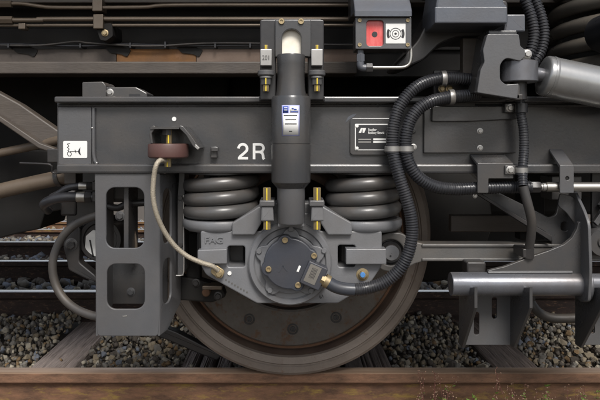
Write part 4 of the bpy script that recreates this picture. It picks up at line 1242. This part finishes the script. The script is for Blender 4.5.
# caliper piece behind it
cp = thing('brake_caliper', 'dark round brake actuator with white label patch behind the bowing hose', 'brake unit', P(85, 280, -0.1))
obj('drum', lathe([(L(22, -0.15), 0.12), (L(22, -0.15), 0.01), (L(20.5, -0.15), 0.0), (L(17, -0.15), 0.0), (L(16, -0.15), 0.008), (0.001, 0.008)], P(100, 240, -0.17), (0, 1, 0), 40, cap=False), DARK, cp)
obj('white_patch', prism(rnd([(86, 236), (93, 230), (96, 231), (96, 258), (88, 254), (85, 247)], 1), -0.168, 0.006), WHITE, cp)
obj('patch_line', prism([(89, 240), (90.5, 240), (94, 257), (92.5, 257)], -0.170, 0.003), INK, cp)
obj('arm', prism(rnd([(66, 225), (74, 219), (80, 228), (79, 262), (96, 276), (98, 283), (86, 279), (68, 270), (67, 262), (63, 247)], 3), -0.19, 0.05), DARK, cp, 0.005)
bolt(cp, 71.5, 244.5, -0.191, 4.4, 'hex', PAINT)
obj('bridge', boxp(66, 200, 104, 228, -0.15, -0.05), DARK, cp, 0.006)
obj('valve', boxp(60, 190, 76, 216, -0.16, -0.06), DARK, cp, 0.008)
obj('hanger', boxg(PX(84, -0.1), PX(110, -0.1), -0.12, -0.05, PZ(215, -0.1), 0.9), DARK, cp, 0.004)
obj('hanger', boxg(PX(60, -0.1), PX(110, -0.1), -0.23, -0.05, 0.85, 0.9), DARK, cp, 0.004)

# ================================================================== BRAKE INDICATOR BOX
YI = -0.52
ib = thing('brake_indicator', 'grey box with red window and white brake symbol above the beam', 'indicator box', P(383, 52, YI))
obj('case', boxp(355.8, 17.3, 411.2, 48.6, YI + 0.013, YI + 0.11), PAINT, ib, 0.003)
fp = obj('face_plate', prism(rrect(355.5, 17, 411.5, 48.8, 1.0, 3), YI, 0.014, holes=[rrect(366.5, 20.2, 383.6, 46, 3.2, 5)]), PAINT_L, ib, 0.0015)
obj('red_window', boxp(365.5, 19, 384.5, 47, YI + 0.010, YI + 0.02), RED, ib)
obj('window_dot', cyl(P(374.6, 34.3, YI + 0.011), (0, -1, 0), L(2.8, YI), 0.002, 18), INK, ib)
sk = sticker('symbol_sticker', 385.8, 23.6, 405.6, 43.4, YI, WHITE, ib, 0.5)
yk = YI - 0.0016
def annul(cx, cy, r1, r2, Y, m, parent, a0=0, a1=360, name='symbol_ring'):
    n = 28
    V, Fc = [], []
    for i in range(n + 1):
        a = R(a0 + (a1 - a0) * i / n)
        for r in (r1, r2):
            V.append(P(cx + r * math.cos(a), cy + r * math.sin(a), Y))
    for i in range(n): Fc.append((2 * i, 2 * i + 1, 2 * i + 3, 2 * i + 2))
    return obj(name, (V, Fc), m, parent)
annul(395.6, 33.6, 5.2, 5.9, yk, INK, sk)
annul(395.6, 33.6, 3.0, 3.6, yk, INK, sk)
annul(395.6, 33.6, 0.01, 1.2, yk, INK, sk)
annul(395.6, 33.6, 6.5, 9.0, yk, INK, sk, -32, 32, 'symbol_pad')
annul(395.6, 33.6, 6.5, 9.0, yk, INK, sk, 148, 212, 'symbol_pad')
for px in (359.6, 407.6):
    for py in (20.4, 44.8): bolt(fp, px, py, YI, 2.0, 'sock', BRASS)
# bent hood above it
hood = [(YI + 0.03, PZ(-40, YI)), (YI + 0.03, PZ(-6, YI))]
for a in range(0, 91, 10):      # rolled lip
    hood.append((YI + 0.03 - 0.012 * math.sin(R(a)) - 0.036 * (a / 90), PZ(-4 + 16 * (a / 90) ** 1.15, YI)))
hood += [(YI - 0.018, PZ(17.2, YI)), (YI - 0.010, PZ(17.2, YI)), (YI + 0.002, PZ(13, YI)), (YI + 0.11, PZ(10, YI)), (YI + 0.11, PZ(-40, YI))]
obj('hood', prism_x(hood, PX(354, YI), PX(411, YI)), BLUEGREY, ib, 0.003)
obj('hood_arm', boxg(PX(358, -0.45), PX(407, -0.45), -0.45, -0.1, PZ(-30, YI), PZ(-4, YI)), DARK, ib, 0.003)
obj('top_arm', boxg(PX(358, -0.45), PX(407, -0.45), -0.45, -0.30, PZ(-30, YI), 1.79), DARK, ib, 0.003)
obj('fitting', lathe([(L(3.2, -0.5), 0), (L(4.4, -0.5), 0.002), (L(4.4, -0.5), L(7.5, -0.5)), (L(3.2, -0.5), L(8.5, -0.5)), (L(3.2, -0.5), L(15, -0.5))], P(360.5, 62, -0.5), (0, 0, 1), 6), BLUEGREY, ib)
obj('elbow', sweep(spline(pts3([(360.5, 60, -0.5), (360.6, 66, -0.5), (363, 67.6, -0.5), (367, 67.7, -0.5)]), 0.002), L(3.8, -0.5), 14), BLUEGREY, ib)
obj('pipe_nut', lathe([(L(4.4, -0.5), 0), (L(4.8, -0.5), 0.001), (L(4.8, -0.5), L(6, -0.5)), (L(4.2, -0.5), L(6.6, -0.5))], P(366, 67.7, -0.5), (1, 0, 0), 6), PAINT, ib)
obj('thin_pipe', tubep([(372, 67.6), (392, 67.6), (403, 67.2), (408.5, 64.5), (410.8, 59), (411, 50), (409, 44)], 1.8, -0.5, 0.006), STEEL, ib)

# ================================================================== YAW DAMPER, ITS CLEVIS AND THE BODY ARM
YY = -0.56
yd = thing('yaw_damper', 'thick metallic hydraulic damper with ring eye reaching to the right', 'damper', P(560, 95, YY))
a0, a1 = P(541, 75, YY), P(700, 108, YY)
ax = (a1 - a0).normalized()
kY = L(1, YY)
obj('eye', lathe([(17.5 * kY, 0), (18.5 * kY, 0.003), (18.5 * kY, 21 * kY - 0.003), (17.5 * kY, 21 * kY), (9 * kY, 21 * kY)], P(518.5, 82.5, YY), (0, 0, 1), 48), TUBEM, yd)
obj('neck', lathe([(7 * kY, -8 * kY), (7 * kY, 2 * kY), (9 * kY, 3 * kY), (15 * kY, 4 * kY)], a0, ax, 32), TUBEM, yd)
obj('body', lathe([(12 * kY, 1.5 * kY), (18 * kY, 1.7 * kY), (19.4 * kY, 2.4 * kY), (20.1 * kY, 4 * kY), (20.2 * kY, 8 * kY), (20.2 * kY, 180 * kY)], a0, ax, 56), DAMPM, yd, smooth=40)
obj('collar', lathe([(20.6 * kY, 7.5 * kY), (20.7 * kY, 8 * kY), (20.7 * kY, 10 * kY), (20.5 * kY, 10.5 * kY)], a0, ax, 56), DAMPM, yd)
bolt(yd, 549.5, 78, YY - 0.0, 2.0, 'hexs', ZINC)

cv = thing('damper_clevis', 'tilted grey clevis block gripping the damper ring eye', 'bracket', P(498, 95, -0.5))
out = [(487.5, 34), (519, 34), (520.5, 46), (525, 49.5), (525.5, 56), (520, 61), (506, 57.5, 4), (500, 64, 5), (500, 80, 5), (506, 84.5), (519, 83.5), (517.5, 99), (477, 92.5), (480.5, 70), (484.5, 62), (483, 50)]
obj('cheek', prism(rnd(out, 1.6), -0.62, 0.03), PAINT_L, cv, 0.002)
obj('core', prism(rnd([(489, 30), (517, 30), (519, 56), (498, 62), (498, 84), (516, 84), (515, 97), (479, 91), (484, 62)], 1), -0.586, 0.13), PAINT, cv, 0.004)
obj('lower_tab', boxp(507, 84, 520, 99, -0.60, -0.52), PAINT, cv, 0.003)
obj('pin', cyl(P(518.5, 100, YY), (0, 0, 1), 8 * kY, 50 * kY, 24, 0.002), DARK, cv)
bolt(cv, 527.5, 54, -0.60, 3.0, 'hex', ZINC)
obj('bolt_lug', boxp(519, 49, 531, 60, -0.60, -0.54), PAINT, cv, 0.003)
obj('pin_nut', boxp(513, 94, 523, 100, -0.60, -0.53), DARK, cv, 0.003)

ba = thing('body_arm', 'heavy blue grey cast arm holding the damper clevis from above', 'arm', P(470, 24, -0.5))
obj('front_block', prism(rnd([(436, 5), (442, -30), (500, -30), (504, 3), (507.5, 6), (507.5, 23.5), (436, 23.5)], 2), -0.60, 0.20), BLUEGREY, ba, 0.006)
obj('ledge', prism(rnd([(435, 6.5), (507.5, 6.5), (507.5, 23), (435, 23)], 1.2), -0.62, 0.05), BLUEGREY, ba, 0.004)
obj('end_block', prism(rnd([(507, 14), (525.5, 14), (525.5, 31.5), (504, 31.5)], 1.5), -0.57, 0.12), BLUEGREY, ba, 0.005)
obj('underside_arm', prism(rnd([(508, 23), (520, 30), (519, 37), (485, 37), (458, 37), (440, 44), (424, 60), (404, 68), (395, 66), (418, 40), (432, 12), (440, 0), (508, 0)], 5), -0.44, 0.22), DARK, ba, 0.006)
obj('side_plate', boxp(463, 38, 481, 78, -0.46, -0.42), DUSTBEAM, ba, 0.003)
bolt(ba, 480, 46, -0.461, 2.6, 'hex', BRASS)
obj('riser', boxg(PX(440, -0.5), PX(500, -0.5), -0.52, -0.2, PZ(-20, -0.5), 1.79), DARK, ba, 0.006)

# twin corrugated hoses down the right of the arm
for dx, Yc, lab in ((0, -0.36, 'corrugated black hose beside the big spring, left one of the twin pair'), (10, -0.33, 'corrugated black hose beside the big spring, touching the spring coils')):
    ctrl = [(516 + dx, -40, Yc), (524 + dx, -4, Yc), (531 + dx, 16, Yc), (534 + dx, 34, Yc), (531 + dx, 50, Yc), (524 + dx, 62, Yc), (519 + dx * 0.5, 75, Yc + 0.02), (517, 96, Yc + 0.02), (517, 106, Yc + 0.03)]
    o = obj('corrugated_hose', corrug(ctrl, 5.3, pitch=0.0105, depth=0.09), RUBBER)
    tag(o, lab, 'hose')
# secondary spring
YQ = 0.0
ss = thing('secondary_spring', 'large dusty brown coil spring standing behind the metallic damper', 'spring', P(620, 90, YQ))
cx = PX(636, YQ)
hx = helix(cx, YQ, 1.085, 1.76, 0.30, 9.6, R(200), flat=0.6)
obj('coil', sweep(hx, 0.0285, 20), SPRING_B, ss)
obj('seat', lathe([(0.36, 0), (0.36, 0.03)], (cx, YQ, 1.03), (0, 0, 1), 48), DARK, ss)
obj('seat_bracket', boxg(cx - 0.3, cx + 0.35, -0.25, 0.2, 0.9, 1.035), DARK, ss, 0.006)
o = obj('rubber_bumper', lathe([(L(18, -0.40), 0), (L(20, -0.40), 0.01), (L(20, -0.40), 0.16), (L(18, -0.40), 0.17)], P(627, 26, -0.42), (0, 1, 0), 40), RUBBER)
tag(o, 'black round rubber bumper in front of the big spring at the edge', 'bumper')

# ================================================================== RIGHT HAND GUARD BRACKET
gu = thing('rail_guard', 'silver grey tube on a curved gusset carrying slotted guard plates over the rail', 'rail guard', P(520, 345, -0.45))
YT = -0.47
rT = L(11.8, YT)
obj('tube', lathe([(rT * 0.86, 0.001), (rT * 0.97, 0.0), (rT, 0.003), (rT, PX(588, YT) - PX(450.5, YT))], P(450.5, 284, YT), (1, 0, 0), 48), TUBEM, gu)
obj('tube_plug', lathe([(rT * 0.87, 0.0), (rT * 0.8, -0.001), (0.001, -0.0012)], P(451, 284, YT), (1, 0, 0), 48, cap=False), TUBEM, gu)
obj('collar', lathe([(rT * 1.02, 0), (rT * 1.45, 0.004), (rT * 1.5, 0.008), (rT * 1.5, 0.02), (rT * 1.4, 0.024)], P(579, 284, YT), (1, 0, 0), 48), TUBEM, gu)
obj('gusset', prism(rnd([(488, 270.5), (505, 266.5), (530, 257), (548, 251), (564, 244.5), (572, 238), (577, 229), (578.5, 222), (582, 221.5), (585, 226), (588, 275), (488, 275)], 1.5), YT - 0.012, 0.016), PAINT, gu, 0.002)
obj('weld_bead', sweep([P(488, 272.5, YT - 0.012), P(572, 272.3, YT - 0.012)], 0.005, 8), PAINT_L, gu)
# curved upright plate seen edge-on, standing in the YZ plane and bending back at its top
xe = PX(589.5, -0.53)
obj('upright', prism_x(rnd([(-0.53, PZ(303, -0.53)), (-0.54, PZ(270, -0.53)), (-0.53, PZ(224, -0.53)), (-0.50, PZ(212, -0.53)), (-0.43, PZ(190, -0.43)), (-0.30, PZ(180, -0.43)), (-0.30, PZ(303, -0.5))], 0.02), xe - 0.005, xe + 0.005), PAINT_L, gu, 0.002)
obj('head_plate', prism(rnd([(560, 193), (572, 196), (584, 209), (589, 222), (592, 240), (578, 240), (575, 224), (566, 212), (558, 206)], 3), -0.44, 0.008), PAINT, gu, 0.002)
obj('strut_plate', prism(rnd([(477, 193), (500, 193), (549, 217.5), (556, 215, 3), (558, 206), (558, 186), (578, 186), (578, 250), (552, 251), (552, 240), (545, 232)], 2.5), -0.385, 0.014, holes=[rrect(561, 222, 568, 231, 3, 4)]), PAINT, gu, 0.003)
obj('strut_edge', prism([(476, 193.5), (481, 193.5), (552, 236), (552, 242)], -0.41, 0.03), DARK, gu, 0.002)
obj('hanger', boxp(552, 176, 582, 200, -0.40, -0.30), PAINT, gu, 0.004)
xb0, xb1 = -0.39, -0.55
def cheek(px, name='cheek_plate'):
    x = PX(px, -0.55)
    pts = [(-0.555, PZ(287, -0.555)), (-0.555, PZ(308, -0.555)), (-0.415, PZ(345.5, -0.39)), (-0.375, PZ(345.5, -0.39)), (-0.375, PZ(284, -0.39)), (-0.45, PZ(284, -0.39))]
    return obj(name, prism_x(rnd(pts, 0.006), x - 0.005, x + 0.005), PAINT, gu, 0.0015)  # darker paint than the slotted plates: shade of the left-facing sides in the colour
cheek(475.5); cheek(530.5); cheek(602); cheek(656)
Yb = -0.385
obj('slotted_plate', prism(rnd([(464, 290), (514, 290), (514, 345), (464, 345)], 1), Yb, 0.008, holes=[rrect(492, 297, 497, 319, 2.4, 4), rrect(474, 312, 479.3, 335, 2.4, 4)]), PAINT_L, gu, 0.001)
obj('slotted_plate', prism(rnd([(578, 290), (628, 290), (628, 345), (578, 345)], 1), Yb, 0.008, holes=[rrect(590.5, 315, 595, 334, 2.2, 4)]), PAINT_L, gu, 0.001)
bolt(gu, 466, 310, -0.40, 2.6, 'hex', PAINT_L)
obj('clamp', boxp(467, 262, 486, 274, -0.44, -0.38), DARK, gu, 0.005)
obj('tube_extension', lathe([(rT * 0.8, 0), (rT * 0.8, 0.5)], P(588, 283, YT), (1, 0, 0), 36), TUBEM, gu)
# round bush and crossed straps at the picture's right edge
rb = thing('pivot_bush', 'round grey bush with crossed straps right of the guard upright', 'bush', P(604, 258, -0.42))
obj('bush', lathe([(0.001, 0), (L(5, -0.42), 0), (L(6, -0.42), 0.006), (L(13.5, -0.42), 0.006), (L(14.5, -0.42), 0.012), (L(14.5, -0.42), 0.08)], P(604, 243, -0.42), (0, 1, 0), 36, cap=False), PAINT, rb)
obj('strap', prism([(594, 222), (598, 226), (625, 190), (619, 186)], -0.40, 0.02), PAINT_L, rb, 0.002)
obj('strap', prism([(600, 205), (604, 200), (632, 232), (626, 236)], -0.376, 0.02), PAINT_L, rb, 0.002)
obj('back_plate', boxp(592, 170, 660, 258, -0.345, -0.33), DARK, rb, 0.003)
# brown bar behind
o = obj('cross_bar', prism(rnd([(451, 215.5), (545, 215.5), (545, 232), (451, 232)], 1), -0.10, 0.04), DUSTBEAM, None, 0.004)
tag(o, 'dusty brown flat bar in the shade above the link arm', 'bar')
o = obj('cross_bar_hanger', boxp(520, 170, 545, 240, -0.06, 0.0), BLACK, None, 0.004)
tag(o, 'black post carrying the dusty brown flat bar', 'post')
o = obj('sanding_hose', tubep([(528, 296, -0.2), (533, 306, -0.22), (541, 314, -0.22), (552, 318, -0.22), (566, 318.5, -0.22), (577, 318, -0.22), (600, 316, -0.24), (640, 300, -0.25)], 4.6), RUBBER_D)
tag(o, 'dusty grey hose passing low behind the slotted guard plates', 'hose')
o = obj('sanding_clamp', boxp(518, 285, 536, 301, -0.36, -0.18), DARK, None, 0.003)
tag(o, 'dark block clamping the low dusty hose behind the tube', 'clamp')
# cable strip on the ground by the wheel
o = obj('scraper_bar', prism(rnd([(128, 316), (150, 322), (176, 332), (222, 355.5), (217, 361), (196, 353), (170, 341.5), (128, 326)], 2), 0.16, 0.05), DARK, None, 0.006)
tag(o, 'dark flat bar slanting from the pierced bracket down towards the rail', 'bar')

# ================================================================== WEEDS BY THE RAIL
def weed(px, top, Yc, seed, label, leafy=0.4, stalks=9, spread=0.05):
    rr = random.Random(seed)
    x0 = PX(px, Yc)
    zt = PZ(top, Yc)
    zb = -0.235
    t = thing('weed', label, 'plant', (x0, Yc, zb), 'weeds growing in front of the rusty rail')
    Vs, Vl, Vd = ([], []), ([], []), ([], [])
    def add(dst, g):
        n = len(dst[0])
        dst[0].extend(g[0]); dst[1].extend([tuple(i + n for i in f) for f in g[1]])
    for k in range(stalks):
        b = Vector((x0 + rr.uniform(-0.012, 0.012), Yc + rr.uniform(-0.012, 0.012), zb))
        h = (zt - zb) * rr.uniform(0.68, 1.0)
        e = b + Vector((rr.gauss(0, spread), rr.gauss(0, spread * 0.4), h))
        mid = (b + e) / 2 + Vector((rr.gauss(0, 0.012), rr.gauss(0, 0.006), 0))
        pts = spline([b, mid, e], 0.02)
        add(Vs, sweep(pts, [0.0012 * (1 - 0.5 * i / len(pts)) for i in range(len(pts))], 5))
        for i, p in enumerate(pts):
            f = i / len(pts)
            if f > 0.5:
                for _ in range(2):
                    c = p + Vector((rr.gauss(0, 0.008), rr.gauss(0, 0.005), rr.gauss(0, 0.006)))
                    add(Vd, lathe([(0.0003, -0.003), (rr.uniform(0.0016, 0.0032), 0), (0.0003, 0.0035)], c, (rr.gauss(0, 1), rr.gauss(0, 1), 1), 5))
                    add(Vs, sweep([p, c], 0.0006, 3))
            for _ in range(1 if leafy < 0.5 else 4):
                if rr.random() > leafy or (f > 0.85 and leafy < 0.5): continue
                d = Vector((rr.gauss(0, 1), rr.gauss(0, 0.6) - 0.3, rr.uniform(0.1, 0.9))).normalized()
                l = rr.uniform(0.012, 0.024)
                s = d.cross(Vector((0, 0, 1))).normalized() * l * 0.34
                up = s.cross(d).normalized() * l * 0.12
                n = len(Vl[0])
                Vl[0].extend([p, p + d * l * 0.5 + s + up, p + d * l, p + d * l * 0.5 - s + up, p + d * l * 0.5])
                Vl[1].extend([(n, n + 1, n + 4), (n + 1, n + 2, n + 4), (n + 2, n + 3, n + 4), (n + 3, n, n + 4)])
    obj('stems', Vs, STEM, t)['kind'] = 'stuff'
    if Vd[0]: obj('seed_heads', Vd, SEED, t)['kind'] = 'stuff'
    if Vl[0]:
        obj('leaves', Vl, LEAF, t, smooth=80)['kind'] = 'stuff'
weed(441, 372, -0.14, 1, 'tall reddish weed with seed heads reaching the rail head below the radius arm', 0.12, 11, 0.05)
weed(516, 371, -0.12, 2, 'reddish seeded weed with green leaves in front of the brown sleeper', 0.35, 10, 0.05)
weed(540, 386, -0.14, 3, 'low bushy green weed with yellow green leaves beside the seeded weed', 0.8, 9, 0.04)
weed(462, 390, -0.16, 4, 'low green weed sprouting right of the tall reddish weed', 0.8, 9, 0.045)
weed(597, 390, -0.12, 5, 'green leafy weed at the rail under the second slotted plate', 0.8, 9, 0.035)
weed(575, 380, -0.10, 6, 'thin reddish weed with few seeds in front of the rail web', 0.1, 5, 0.03)
